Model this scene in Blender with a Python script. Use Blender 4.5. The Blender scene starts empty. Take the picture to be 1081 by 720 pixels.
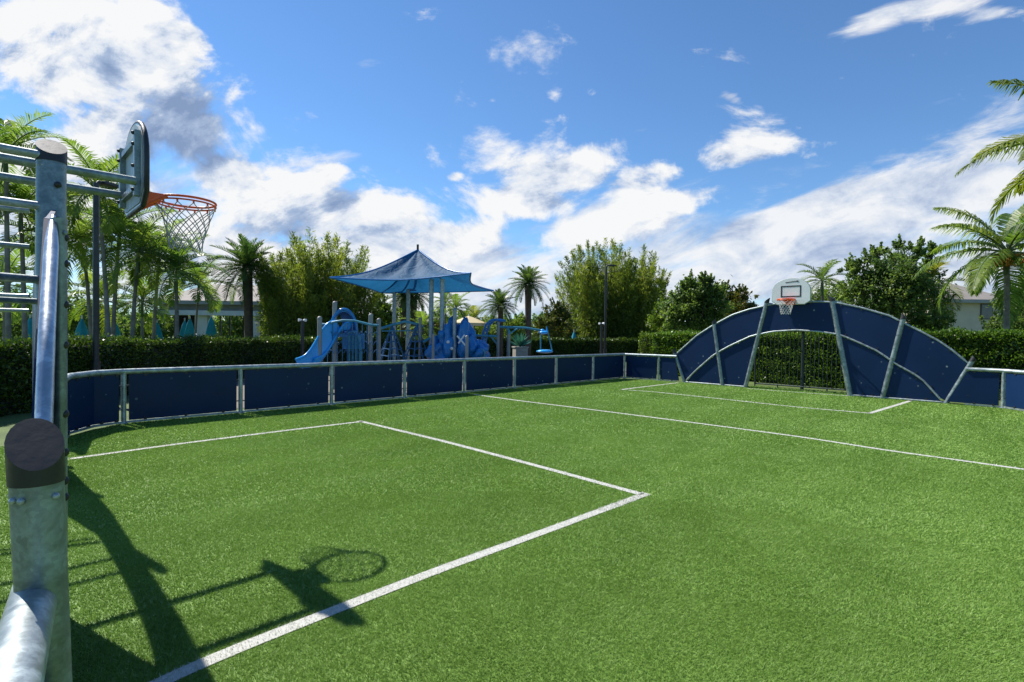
import bpy, math, random
import numpy as np
from mathutils import Vector, Matrix
R = math.radians
rng = np.random.default_rng(7)
random.seed(7)
scene = bpy.context.scene
COL = scene.collection

# ------------------------------------------------------------------ camera solve of the photograph
F, Y0, ROLL, H, W0, H0 = 559.475, 8.3033, 0.0130, 1.65, 1081.0, 720.0
PH = math.atan(Y0 / F)
cR, sR, cP, sP = math.cos(ROLL), math.sin(ROLL), math.cos(PH), math.sin(PH)
TH = 0.7841
A2 = np.array([math.cos(TH), math.sin(TH)])       # along the court
B2 = np.array([math.sin(TH), -math.cos(TH)])      # across the court
def ray(x, y):
    u = (x - 540.5) / F; v = (y - 360) / F
    u, v = cR*u + sR*v, -sR*u + cR*v
    return np.array([u, cP - v*sP, -(v*cP + sP)])
def G(x, y, z=0.0):
    d = ray(x, y); t = (z - H) / d[2]
    return np.array([d[0]*t, d[1]*t, z])
def Q(x, y, Z):
    d = ray(x, y); t = Z / d[1]
    return np.array([d[0]*t, Z, H + d[2]*t])
def hz(x): return 360 - Y0 + ROLL*(x-540.5)
def AB(a, b, z=0.0):
    p = A2*a + B2*b
    return np.array([p[0], p[1], z])
def V(p): return np.array(p, float)

cam = bpy.data.cameras.new('Camera'); camo = bpy.data.objects.new('Camera', cam); COL.objects.link(camo)
cam.sensor_fit = 'HORIZONTAL'; cam.sensor_width = 36; cam.lens = 36*F/W0
cam.clip_start = 0.02; cam.clip_end = 3000
right = Vector((cR, sR*sP, sR*cP)); up = Vector((-sR, cR*sP, cR*cP)); fw = Vector((0, cP, -sP))
m = Matrix.Identity(4)
for i in range(3):
    m[i][0] = right[i]; m[i][1] = up[i]; m[i][2] = -fw[i]
m.translation = Vector((0, 0, H))
camo.matrix_world = m
scene.camera = camo

# ------------------------------------------------------------------ materials
def new_mat(name):
    M = bpy.data.materials.new(name); M.use_nodes = True
    nt = M.node_tree; nt.nodes.clear()
    return M, nt, nt.nodes, nt.links
def noise(nt, vec, scale, detail=4, rough=.55, dist=0.0):
    n = nt.nodes.new('ShaderNodeTexNoise'); n.inputs['Scale'].default_value = scale
    n.inputs['Detail'].default_value = detail; n.inputs['Roughness'].default_value = rough
    n.inputs['Distortion'].default_value = dist
    if vec is not None: nt.links.new(vec, n.inputs['Vector'])
    return n.outputs['Fac']
def ramp(nt, fac, stops):
    r = nt.nodes.new('ShaderNodeValToRGB'); e = r.color_ramp.elements
    while len(e) < len(stops): e.new(.5)
    for i, (p, c) in enumerate(stops):
        e[i].position = p; e[i].color = (c[0], c[1], c[2], 1) if len(c) == 3 else c
    nt.links.new(fac, r.inputs['Fac'])
    return r.outputs['Color']
def mixc(nt, fac, a, b, mode='MIX'):
    n = nt.nodes.new('ShaderNodeMix'); n.data_type = 'RGBA'; n.blend_type = mode
    for k, v in ((0, fac), (6, a), (7, b)):
        if hasattr(v, 'is_linked'): nt.links.new(v, n.inputs[k])
        elif k == 0: n.inputs[0].default_value = v
        else: n.inputs[k].default_value = (v[0], v[1], v[2], 1)
    return n.outputs[2]
def math_n(nt, op, a, b=0.0, clamp=False):
    n = nt.nodes.new('ShaderNodeMath'); n.operation = op; n.use_clamp = clamp
    for k, v in ((0, a), (1, b)):
        if hasattr(v, 'is_linked'): nt.links.new(v, n.inputs[k])
        else: n.inputs[k].default_value = v
    return n.outputs[0]
def geo_pos(nt):
    return nt.nodes.new('ShaderNodeNewGeometry').outputs['Position']
def principled(name, c1, c2=None, scale=6, rough=.5, metal=0.0, bump=0.0, bscale=40, spec=.5, detail=5, lo=.35, hi=.65, coat=0):
    M, nt, N, L = new_mat(name)
    b = N.new('ShaderNodeBsdfPrincipled'); o = N.new('ShaderNodeOutputMaterial')
    L.new(b.outputs[0], o.inputs[0])
    b.inputs['Roughness'].default_value = rough; b.inputs['Metallic'].default_value = metal
    b.inputs['Specular IOR Level'].default_value = spec
    b.inputs['Coat Weight'].default_value = coat
    p = geo_pos(nt)
    if c2 is None: c2 = tuple(x*.8 for x in c1)
    L.new(ramp(nt, noise(nt, p, scale, detail), [(lo, c1), (hi, c2)]), b.inputs['Base Color'])
    rr = ramp(nt, noise(nt, p, scale*2.3, 4), [(.3, (max(0, rough-.1),)*3), (.7, (min(1, rough+.12),)*3)])
    L.new(rr, b.inputs['Roughness'])
    if bump:
        bn = N.new('ShaderNodeBump'); bn.inputs['Strength'].default_value = bump; bn.inputs['Distance'].default_value = .02
        L.new(noise(nt, p, bscale, 4), bn.inputs['Height']); L.new(bn.outputs[0], b.inputs['Normal'])
    return M
def leaf_mat(name, cols, trans=.35, rough=.45, tcol=1.6, var=.9):
    """cols: dark..light ; per-leaf random value in attribute 'rnd'"""
    M, nt, N, L = new_mat(name)
    at = N.new('ShaderNodeAttribute'); at.attribute_name = 'rnd'
    p = geo_pos(nt)
    f = math_n(nt, 'ADD', math_n(nt, 'MULTIPLY', at.outputs['Fac'], .7), math_n(nt, 'MULTIPLY', noise(nt, p, var, 3), .5))
    f = math_n(nt, 'SUBTRACT', f, .1)
    k = len(cols)
    c = ramp(nt, f, [(i/(k-1)*.8+.1, cc) for i, cc in enumerate(cols)])
    b = N.new('ShaderNodeBsdfPrincipled'); b.inputs['Roughness'].default_value = rough
    b.inputs['Specular IOR Level'].default_value = .35
    L.new(c, b.inputs['Base Color'])
    t = N.new('ShaderNodeBsdfTranslucent')
    L.new(mixc(nt, 1.0, c, (tcol, tcol*1.08, tcol*.55), 'MULTIPLY'), t.inputs['Color'])
    mx = N.new('ShaderNodeMixShader'); mx.inputs[0].default_value = trans
    L.new(b.outputs[0], mx.inputs[1]); L.new(t.outputs[0], mx.inputs[2])
    o = N.new('ShaderNodeOutputMaterial'); L.new(mx.outputs[0], o.inputs[0])
    return M

def galv_mat(name, base, dark, rough, metal):
    M, nt, N, L = new_mat(name)
    p = geo_pos(nt)
    b = N.new('ShaderNodeBsdfPrincipled'); o = N.new('ShaderNodeOutputMaterial'); L.new(b.outputs[0], o.inputs[0])
    v = N.new('ShaderNodeTexVoronoi'); v.inputs['Scale'].default_value = 75; L.new(p, v.inputs['Vector'])
    sp = N.new('ShaderNodeSeparateColor'); L.new(v.outputs['Color'], sp.inputs[0])
    n1 = noise(nt, p, 9, 6, .65, .6)
    f = math_n(nt, 'ADD', math_n(nt, 'MULTIPLY', sp.outputs[0], .10), math_n(nt, 'MULTIPLY', n1, .92))
    c = ramp(nt, f, [(.25, dark), (.5, base), (.72, tuple(min(1, x*1.75) for x in base))])
    # a few rust spots
    c = mixc(nt, ramp(nt, noise(nt, p, 5.3, 6, .7), [(.70, (0, 0, 0)), (.78, (.55, .55, .55))]), c, (.14, .09, .05))
    L.new(c, b.inputs['Base Color'])
    b.inputs['Metallic'].default_value = metal
    L.new(ramp(nt, n1, [(.3, (rough-.12,)*3), (.7, (rough+.14,)*3)]), b.inputs['Roughness'])
    bn = N.new('ShaderNodeBump'); bn.inputs['Strength'].default_value = .12; bn.inputs['Distance'].default_value = .004
    L.new(noise(nt, p, 60, 4), bn.inputs['Height']); L.new(bn.outputs[0], b.inputs['Normal'])
    return M
def panel_mat():
    M, nt, N, L = new_mat('navy_panel')
    p = geo_pos(nt)
    b = N.new('ShaderNodeBsdfPrincipled'); o = N.new('ShaderNodeOutputMaterial'); L.new(b.outputs[0], o.inputs[0])
    c = ramp(nt, noise(nt, p, 1.3, 5), [(.3, (.0022, .0180, .064)), (.7, (.0034, .0225, .080))])
    v = N.new('ShaderNodeTexVoronoi'); v.inputs['Scale'].default_value = 4.6; v.inputs['Randomness'].default_value = 1
    L.new(p, v.inputs['Vector'])
    d = math_n(nt, 'ADD', v.outputs['Distance'], math_n(nt, 'MULTIPLY', noise(nt, p, 30, 3), .07))
    spot = ramp(nt, d, [(.11, (1, 1, 1)), (.16, (0, 0, 0))])
    sc = N.new('ShaderNodeSeparateColor'); L.new(v.outputs['Color'], sc.inputs[0])
    spot = math_n(nt, 'MULTIPLY', spot, math_n(nt, 'MULTIPLY', math_n(nt, 'GREATER_THAN', sc.outputs[0], .35), sc.outputs[1]))
    c = mixc(nt, math_n(nt, 'MULTIPLY', spot, .8), c, (.26, .33, .33))
    scr = noise(nt, p, 14, 7, .75, 2.0)
    c = mixc(nt, ramp(nt, scr, [(.68, (0, 0, 0)), (.76, (.35, .35, .35))]), c, (.12, .18, .26))
    L.new(c, b.inputs['Base Color'])
    b.inputs['Roughness'].default_value = .5; b.inputs['Specular IOR Level'].default_value = .22
    return M
STEEL = galv_mat('galvanised_steel', (.30, .34, .345), (.17, .20, .205), .47, .55)
STEELD = galv_mat('galvanised_steel_weathered', (.20, .245, .245), (.105, .14, .14), .45, .6)
STEELB = galv_mat('bright_galvanised_tube', (.38, .42, .46), (.28, .32, .36), .36, .8)
NAVY = panel_mat()
BLACKP = principled('black_plastic', (.016, .016, .018), (.021, .020, .020), 7, .48, bump=.03)
BLACKM = principled('black_painted_metal', (.014, .014, .016), (.024, .023, .024), 4, .42)
CAGE = principled('dark_powder_coated_bar', (.03, .042, .05), (.05, .06, .066), 6, .45, .3)
WHITEB = principled('white_board', (.80, .80, .77), (.72, .73, .70), 3, .35)
BOARDBACK = principled('grey_board_back', (.34, .38, .37), (.45, .48, .46), 5, .5)
ORANGE = principled('orange_rim_paint', (.88, .13, .018), (.76, .10, .015), 12, .38)
NET = principled('white_net_cord', (.62, .62, .60), (.5, .5, .48), 30, .8)
NETB = principled('grey_net_cord', (.16, .17, .20), (.5, .5, .5), 14, .8)
PBLUE = principled('blue_play_plastic', (.010, .155, .42), (.016, .19, .48), 2, .28)
PBLUE2 = principled('blue_slide_plastic', (.02, .32, .74), (.03, .36, .80), 2, .25)
PTEAL = principled('teal_painted_steel', (.06, .27, .36), (.05, .22, .30), 3, .4)
PBEIGE = principled('taupe_play_post', (.30, .29, .27), (.24, .235, .22), 3, .5)
ROPE = principled('blue_rope', (.03, .11, .24), (.05, .16, .30), 30, .85)
STONE = principled('pale_planter_stone', (.33, .31, .26), (.24, .23, .20), 9, .8, bump=.2)
TEALC = principled('teal_umbrella_cloth', (.008, .20, .27), (.010, .26, .33), 3, .8)
CREAMC = principled('cream_umbrella_cloth', (.62, .50, .28), (.55, .45, .26), 3, .8)
WALL = principled('taupe_stucco', (.30, .29, .28), (.25, .245, .24), 2, .85, bump=.1)
WALLC = principled('cream_stucco', (.52, .44, .34), (.46, .40, .31), 2, .85, bump=.1)
WHITEW = principled('white_painted_trim', (.56, .58, .60), (.50, .51, .53), 2, .6)
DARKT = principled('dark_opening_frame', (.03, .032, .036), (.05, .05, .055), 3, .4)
GLASS = principled('dark_window_glass', (.02, .028, .034), (.03, .04, .045), 3, .08)
def roof_mat():
    M, nt, N, L = new_mat('flat_roof_tile')
    p = geo_pos(nt)
    b = N.new('ShaderNodeBsdfPrincipled'); o = N.new('ShaderNodeOutputMaterial'); L.new(b.outputs[0], o.inputs[0])
    w = N.new('ShaderNodeTexWave'); w.wave_type = 'BANDS'; w.bands_direction = 'Z'; w.inputs['Scale'].default_value = 2.6; w.inputs['Distortion'].default_value = .3
    L.new(p, w.inputs['Vector'])
    c = ramp(nt, noise(nt, p, 2.2, 6), [(.3, (.215, .19, .165)), (.7, (.30, .265, .23))])
    c = mixc(nt, math_n(nt, 'MULTIPLY', w.outputs['Fac'], .25), c, (.2, .16, .13))
    L.new(c, b.inputs['Base Color']); b.inputs['Roughness'].default_value = .8
    return M
ROOF = roof_mat()
BARK = principled('grey_palm_bark', (.24, .215, .18), (.15, .13, .11), 5, .85, bump=.5, bscale=14)
BARKD = principled('rough_brown_bark', (.12, .085, .06), (.07, .05, .036), 7, .9, bump=.8, bscale=16)
CULM = principled('olive_bamboo_culm', (.10, .11, .03), (.06, .075, .022), 4, .5)
SHAFT = principled('green_crownshaft', (.10, .15, .05), (.07, .11, .04), 4, .5)
ORFRUIT = principled('orange_palm_fruit', (.55, .20, .03), (.42, .17, .03), 9, .6)
L_PALM = leaf_mat('palm_leaflets', [(.042, .080, .018), (.092, .158, .030), (.170, .235, .046), (.28, .29, .06)], .52, .4)
L_COCO = leaf_mat('yellowing_palm_leaflets', [(.05, .085, .016), (.12, .165, .026), (.24, .235, .038), (.34, .27, .05)], .45, .42)
L_DATE = leaf_mat('date_palm_leaflets', [(.022, .05, .016), (.05, .10, .026), (.10, .16, .04), (.17, .19, .06)], .3, .4)
L_BAMB = leaf_mat('bamboo_leaves', [(.055, .085, .016), (.118, .162, .026), (.20, .235, .038), (.29, .30, .06)], .5, .45)
L_HEDGE = leaf_mat('hedge_leaves', [(.018, .036, .007), (.036, .072, .010), (.075, .12, .014), (.14, .18, .02)], .33, .35)
L_HEDGER = leaf_mat('glossy_hedge_leaves', [(.035, .075, .012), (.075, .145, .018), (.13, .21, .026), (.19, .26, .035)], .42, .3)
L_TREE = leaf_mat('tree_leaves', [(.040, .074, .024), (.082, .138, .038), (.145, .205, .052), (.21, .26, .07)], .5, .45)
L_WARM = leaf_mat('olive_orange_tree_leaves', [(.03, .05, .012), (.07, .095, .016), (.13, .135, .02), (.22, .13, .03)], .35, .45)
L_LIME = leaf_mat('lime_tree_leaves', [(.04, .08, .012), (.085, .15, .018), (.14, .20, .025), (.22, .25, .04)], .4, .45)
L_CORE = principled('hedge_light_block', (.010, .016, .006), (.016, .022, .008), 6, .9)  # near-black colour of the light-blocking box inside the hedges
L_TEAL = leaf_mat('agave_leaves', [(.03, .12, .10), (.05, .18, .15), (.07, .22, .18)], .2, .5)

def sail_mat():
    M, nt, N, L = new_mat('blue_shade_mesh')
    p = geo_pos(nt)
    c = ramp(nt, noise(nt, p, 1.1, 5), [(.3, (.018, .115, .24)), (.7, (.027, .145, .29))])
    b = N.new('ShaderNodeBsdfPrincipled'); b.inputs['Roughness'].default_value = .7; L.new(c, b.inputs['Base Color'])
    t = N.new('ShaderNodeBsdfTranslucent'); L.new(mixc(nt, 1.0, c, (.55, .9, 1.0), 'MULTIPLY'), t.inputs['Color'])
    mx = N.new('ShaderNodeMixShader'); mx.inputs[0].default_value = .42
    L.new(b.outputs[0], mx.inputs[1]); L.new(t.outputs[0], mx.inputs[2])
    bn = N.new('ShaderNodeBump'); bn.inputs['Strength'].default_value = .4; bn.inputs['Distance'].default_value = .15
    L.new(noise(nt, p, 2.5, 3, .5, 1.0), bn.inputs['Height']); L.new(bn.outputs[0], b.inputs['Normal']); L.new(bn.outputs[0], t.inputs['Normal'])
    o = N.new('ShaderNodeOutputMaterial'); L.new(mx.outputs[0], o.inputs[0])
    return M
SAIL = sail_mat()

# ------------------------------------------------------------------ mesh building
class MB:
    """collects shapes (world coordinates) that become ONE mesh object"""
    def __init__(s): s.v = []; s.f = []; s.n = 0; s.mi = []; s.sm = []; s.r = []
    def add(s, verts, faces, mi=0, smooth=False, rnd=None):
        verts = np.asarray(verts, float).reshape(-1, 3)
        for f in faces:
            s.f.append(tuple(int(i)+s.n for i in f)); s.mi.append(mi); s.sm.append(smooth)
        s.v.append(verts); s.n += len(verts)
        s.r.append(np.full(len(verts), random.random() if rnd is None else rnd))
        return s
    def tube(s, pts, rad, seg=12, mi=0, caps=True, up=None):
        pts = [V(p) for p in pts]; n = len(pts)
        rad = [rad]*n if np.isscalar(rad) else list(rad)
        T = []
        for i in range(n):
            t = pts[min(i+1, n-1)] - pts[max(i-1, 0)]; T.append(t/ (np.linalg.norm(t)+1e-9))
        ref = V((0, 0, 1)) if abs(T[0][2]) < .9 else V((1, 0, 0))
        if up is not None: ref = V(up)
        x = np.cross(ref, T[0]); x /= np.linalg.norm(x)
        vs = []
        for i in range(n):
            x = x - T[i]*np.dot(x, T[i]); x /= np.linalg.norm(x)
            y = np.cross(T[i], x)
            for k in range(seg):
                a = 2*math.pi*k/seg
                vs.append(pts[i] + rad[i]*(math.cos(a)*x + math.sin(a)*y))
        fs = []
        for i in range(n-1):
            for k in range(seg):
                k2 = (k+1) % seg
                fs.append((i*seg+k, i*seg+k2, (i+1)*seg+k2, (i+1)*seg+k))
        s.add(vs, fs, mi, True)
        if caps:
            s.add(vs[:seg], [tuple(range(seg))[::-1]], mi); s.add(vs[-seg:], [tuple(range(seg))], mi)
        return s
    def box(s, c, ax, ay, az, mi=0):
        """centre and three half-axis vectors"""
        c, ax, ay, az = V(c), V(ax), V(ay), V(az); vs = []
        for dz in (-1, 1):
            for dx, dy in ((-1, -1), (1, -1), (1, 1), (-1, 1)): vs.append(c+ax*dx+ay*dy+az*dz)
        return s.add(vs, [(3, 2, 1, 0), (4, 5, 6, 7), (0, 1, 5, 4), (1, 2, 6, 5), (2, 3, 7, 6), (3, 0, 4, 7)], mi)
    def prism(s, poly, ext, mi=0):
        """polygon points extruded by vector"""
        p = [V(q) for q in poly]; n = len(p); e = V(ext)
        vs = p + [q+e for q in p]
        fs = [tuple(range(n))[::-1], tuple(range(n, 2*n))] + [(i, (i+1) % n, n+(i+1) % n, n+i) for i in range(n)]
        return s.add(vs, fs, mi)
    def ball(s, c, r, mi=0, seg=12, rings=8):
        c = V(c); r = V(r if hasattr(r, '__len__') else (r, r, r)); vs = []; fs = []
        for i in range(rings+1):
            t = math.pi*i/rings
            for k in range(seg):
                a = 2*math.pi*k/seg
                vs.append(c + r*V((math.sin(t)*math.cos(a), math.sin(t)*math.sin(a), math.cos(t))))
        for i in range(rings):
            for k in range(seg):
                k2 = (k+1) % seg; fs.append((i*seg+k, (i+1)*seg+k, (i+1)*seg+k2, i*seg+k2))
        return s.add(vs, fs, mi, True)
    def grid(s, P, mi=0, smooth=True, flip=False):
        P = np.asarray(P); n, m_ = P.shape[:2]; fs = []
        for i in range(n-1):
            for j in range(m_-1):
                q = (i*m_+j, i*m_+j+1, (i+1)*m_+j+1, (i+1)*m_+j); fs.append(q[::-1] if flip else q)
        return s.add(P.reshape(-1, 3), fs, mi, smooth)
    def build(s, name, mats, parent=None, bevel=0.0):
        if not isinstance(mats, (list, tuple)): mats = [mats]
        org = V(parent_origin(parent)) if parent is not None else V((0, 0, 0))
        vs = np.concatenate(s.v) - org
        me = bpy.data.meshes.new(name); me.from_pydata(vs.tolist(), [], s.f)
        for mt in mats: me.materials.append(mt)
        me.polygons.foreach_set('material_index', s.mi); me.polygons.foreach_set('use_smooth', s.sm)
        at = me.attributes.new('rnd', 'FLOAT', 'POINT'); at.data.foreach_set('value', np.concatenate(s.r))
        me.update()
        o = bpy.data.objects.new(name, me); COL.objects.link(o)
        if parent is not None: o.parent = parent
        if bevel:
            b = o.modifiers.new('Bevel', 'BEVEL'); b.width = bevel; b.segments = 2; b.limit_method = 'ANGLE'
        return o
ORIG = {}
def parent_origin(p):
    while p.parent is not None: p = p.parent
    return ORIG.get(p.name, (0, 0, 0))
def big_mesh(name, verts, k, mat, parent=None, rnd=None, smooth=False):
    """verts (n*k,3): n separate polygons of k corners"""
    verts = np.asarray(verts, np.float32).reshape(-1, 3)
    if parent is not None: verts = verts - np.asarray(parent_origin(parent), np.float32)
    nv = len(verts); nf = nv//k
    me = bpy.data.meshes.new(name)
    me.vertices.add(nv); me.vertices.foreach_set('co', verts.ravel())
    me.loops.add(nv); me.loops.foreach_set('vertex_index', np.arange(nv, dtype=np.int32))
    me.polygons.add(nf); me.polygons.foreach_set('loop_start', np.arange(0, nv, k, dtype=np.int32))
    try: me.polygons.foreach_set('loop_total', np.full(nf, k, np.int32))
    except Exception: pass
    me.materials.append(mat)
    if rnd is None: rnd = rng.random(nf)
    at = me.attributes.new('rnd', 'FLOAT', 'POINT'); at.data.foreach_set('value', np.repeat(np.asarray(rnd, np.float32), k))
    me.update(calc_edges=True)
    o = bpy.data.objects.new(name, me); COL.objects.link(o)
    if parent is not None: o.parent = parent
    return o
def thing(name, label, cat, loc, group=None):
    o = bpy.data.objects.new(name, None); COL.objects.link(o); o.empty_display_size = .2
    o.location = tuple(float(x) for x in loc); ORIG[o.name] = tuple(float(x) for x in loc)
    return tag(o, label, cat, group)
def tag(o, label, cat, group=None):
    o['label'] = label; o['category'] = cat
    if group: o['group'] = group
    return o
def struct(o, kind='structure', label=None, cat=None):
    o['kind'] = kind
    if label: o['label'] = label
    if cat: o['category'] = cat
    return o

# ------------------------------------------------------------------ foliage generators
def unit(a):
    return a/(np.linalg.norm(a, axis=-1, keepdims=True)+1e-9)
def leaves(c, axis, length, width, nrm=None):
    """rhombic leaves: (n,3) centres, (n,3) axes -> (n*4,3)"""
    n = len(c); axis = unit(axis)
    if nrm is None: nrm = rng.normal(size=(n, 3)) + V((0, 0, .8))
    side = unit(np.cross(axis, nrm))
    nn = unit(np.cross(side, axis))
    length = np.broadcast_to(np.asarray(length, float).reshape(-1, 1), (n, 1)); width = np.broadcast_to(np.asarray(width, float).reshape(-1, 1), (n, 1))
    b = c - axis*length*.5; t = c + axis*length*.5 - nn*length*.08
    mid = c - axis*length*.05
    return np.stack([b, mid+side*width*.5, t, mid-side*width*.5], 1).reshape(-1, 3)
def frond(base, az, elev, length, droop, n=24, lw=.045, ll=.5, vee=.45, hang=.35, twist=0.0):
    """one pinnate palm frond -> leaflet quads (two per leaflet) and the rachis points"""
    s = np.linspace(0, 1, 14)
    dirh = V((math.cos(az), math.sin(az), 0)); P = [V(base)]; e = elev
    pts = [V(base)]
    for i in range(13):
        e = elev - droop*((i+1)/13)**1.3
        d = dirh*math.cos(e) + V((0, 0, 1))*math.sin(e)
        pts.append(pts[-1] + d*length/13)
    pts = np.array(pts)
    t = np.linspace(.14, .995, n)
    idx = t*13; i0 = np.clip(idx.astype(int), 0, 12); fr = (idx-i0)[:, None]
    pos = pts[i0]*(1-fr)+pts[i0+1]*fr
    tan = unit(pts[i0+1]-pts[i0])
    side0 = np.cross(tan, V((0, 0, 1))); side0 = unit(side0)
    upv = unit(np.cross(side0, tan))
    out = []
    prof = np.sin(np.clip(t*1.02, 0, 1)*math.pi*.86+.28)**.7*1.0
    for sg in (-1, 1):
        L_ = (ll*prof*rng.uniform(.85, 1.1, n))[:, None]
        d1 = unit(side0*sg + upv*vee + tan*(.45+.9*t[:, None]**2) + rng.normal(0, .07, (n, 3)))
        d2 = unit(d1 - V((0, 0, 1))*(hang*rng.uniform(.6, 1.5, n))[:, None]*2)
        w = lw*rng.uniform(.8, 1.2, n)[:, None]
        wn = unit(np.cross(d1, upv)); 
        p0 = pos; p1 = pos+d1*L_*.5; p2 = p1+d2*L_*.5
        out.append(np.stack([p0-wn*w*.3, p0+wn*w*.3, p1+wn*w*.5, p1-wn*w*.5], 1))
        out.append(np.stack([p1-wn*w*.5, p1+wn*w*.5, p2+wn*w*.08, p2-wn*w*.08], 1))
    return np.concatenate(out).reshape(-1, 3), pts
def palm(name, label, base, crown, nf, fl, kind='adonidia', trunk_r=.085, seed=0, leafm=None, group=None, lean=0.0, extra=None, fl2=None):
    global rng
    old = rng; rng = np.random.default_rng(seed+100)
    base = V(base); crown = V(crown)
    t = thing(name, label, 'palm tree', base, group)
    tr = MB(); n = 10; pts = []; rad = []
    for i in range(n+1):
        s = i/n; p = base*(1-s)+crown*s; p[:2] += (crown-base)[:2]*(s*s-s)*.5
        p = p - V((0, 0, .12))*s; pts.append(p); rad.append(trunk_r*(1.25-.5*s) if kind != 'date' else trunk_r*(1.0+.25*s*s*s))
    tr.tube(pts, rad, 10); tr.build('trunk', BARKD if kind == 'date' else BARK, t)
    if kind != 'date':
        cs = MB(); cs.tube([crown-V((0, 0, .75)), crown-V((0, 0, .4)), crown+V((0, 0, .1))], [trunk_r*.95, trunk_r*.95, trunk_r*.4], 10); cs.build('crownshaft', SHAFT, t)
    out = []; rnd = []; rac = MB()
    ga = 2.399963
    if kind == 'adonidia': nf = int(nf*1.12); fl *= 1.1
    for i in range(nf):
        q = (i+.5)/nf
        az = i*ga + rng.uniform(-.3, .3)
        if kind == 'date':
            el = R(88) - q**.8*R(128) ; dr = R(28)+q*R(25); L_ = fl*rng.uniform(.85, 1.05)*(.75+.35*q)
            fv, pp = frond(crown, az, el, L_, dr, 30, fl*.020, fl*.20, .55, .10)
        else:
            el = R(80) - q*R(104) + rng.uniform(-.12, .12); dr = R(52)+q*R(38)*rng.uniform(.5, 1.1); L_ = fl*rng.uniform(.85, 1.1)
            fv, pp = frond(crown, az, el, L_, dr, 34 if kind == 'adonidia' else 60, fl*(.022 if kind == 'adonidia' else .017), fl*(.30 if kind == 'adonidia' else .24), .5 if kind == 'adonidia' else .15, .28 if kind == 'adonidia' else .6)
        out.append(fv); k = len(fv)//4
        rnd.append(np.clip(rng.uniform(.15, .75)+rng.normal(0, .12, k)+(.25 if q > .85 and kind != 'date' else 0), 0, 1))
        rac.tube(pp, [fl*.012*(1-.8*j/13)+.003 for j in range(14)], 5, caps=False)
    big_mesh('crown', np.concatenate(out), 4, leafm or (L_DATE if kind == 'date' else L_PALM), t, np.concatenate(rnd))
    rac.build('frond_stems', SHAFT if kind != 'date' else L_DATE, t)
    if extra: extra(t, crown)
    rng = old
    return t
def tree(name, label, base, clumps, n_leaf, lsize, mat, seed=0, bark=None, cat='tree', group=None, trunk_r=.12, shoots=7):
    """clumps: list of (centre, radii) ; leaves gather in many small tufts inside each"""
    global rng
    old = rng; rng = np.random.default_rng(seed+500)
    base = V(base); t = thing(name, label, cat, base, group)
    tr = MB(); top = np.mean([V(c) for c, r in clumps], axis=0); fork = base*.45+top*.55; fork[:2] = base[:2]*.7+top[:2]*.3
    tr.tube([base, (base+fork)/2+V((.05, .03, 0)), fork], [trunk_r*1.2, trunk_r, trunk_r*.8], 9)
    tot = sum(r[0]*r[1]*r[2] for c, r in clumps); out = []; rnd = []
    for c, r in clumps:
        c, r = V(c), V(r)
        tr.tube([fork, (fork+c)/2+rng.normal(0, .1, 3), c, c+V((0, 0, r[2]*.7))], [trunk_r*.6, trunk_r*.4, trunk_r*.2, .01], 6)
        k = max(20, int(n_leaf*(r[0]*r[1]*r[2]/tot)))
        nt_ = max(10, k//55)
        d = unit(rng.normal(size=(nt_, 3))); rad = rng.uniform(.25, 1.0, nt_)**.55*(1+.28*rng.normal(size=nt_))
        tc = c + d*rad[:, None]*r
        for j in range(nt_//6):
            tr.tube([c+(tc[j]-c)*.1, c+(tc[j]-c)*.6+rng.normal(0, .06, 3), tc[j]], [trunk_r*.16, trunk_r*.1, .006], 5, caps=False)
        tsz = np.mean(r)*rng.uniform(.10, .24, nt_)
        m_ = 55
        lc = (tc[:, None, :] + rng.normal(size=(nt_, m_, 3))*tsz[:, None, None]*V((1, 1, .75))).reshape(-1, 3)
        ax = unit(lc-c)*.6+rng.normal(size=lc.shape)*.7
        out.append(leaves(lc, ax, lsize*rng.uniform(.6, 1.3, len(lc)), lsize*.5*rng.uniform(.7, 1.2, len(lc))))
        rnd.append(np.clip(np.repeat(rng.uniform(.1, .8, nt_), m_)+rng.normal(0, .14, nt_*m_), 0, 1))
    for c, r in clumps:                      # loose sprigs standing out of the crown
        c, r = V(c), V(r)
        for _ in range(shoots):
            d = unit(rng.normal(size=3)+V((0, 0, .9))); a = c+d*r*.8; L_ = np.mean(r)*rng.uniform(.35, .85); e = unit(d+V((0, 0, .8))+rng.normal(0, .25, 3))
            tr.tube([c+d*r*.4, a, a+e*L_], [trunk_r*.12, trunk_r*.08, .005], 5, caps=False)
            k = 46; s = rng.uniform(-.2, 1, k)[:, None]; lc = a+e*L_*s+rng.normal(size=(k, 3))*L_*.16*(1.15-s)
            out.append(leaves(lc, e*.6+rng.normal(size=(k, 3))*.6, lsize*rng.uniform(.6, 1.2, k), lsize*.5*rng.uniform(.7, 1.2, k))); rnd.append(np.clip(rng.uniform(.3, .85)+rng.normal(0, .12, k), 0, 1))
    tr.build('trunk', bark or BARKD, t)
    big_mesh('crown', np.concatenate(out), 4, mat, t, np.concatenate(rnd))
    rng = old
    return t
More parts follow.
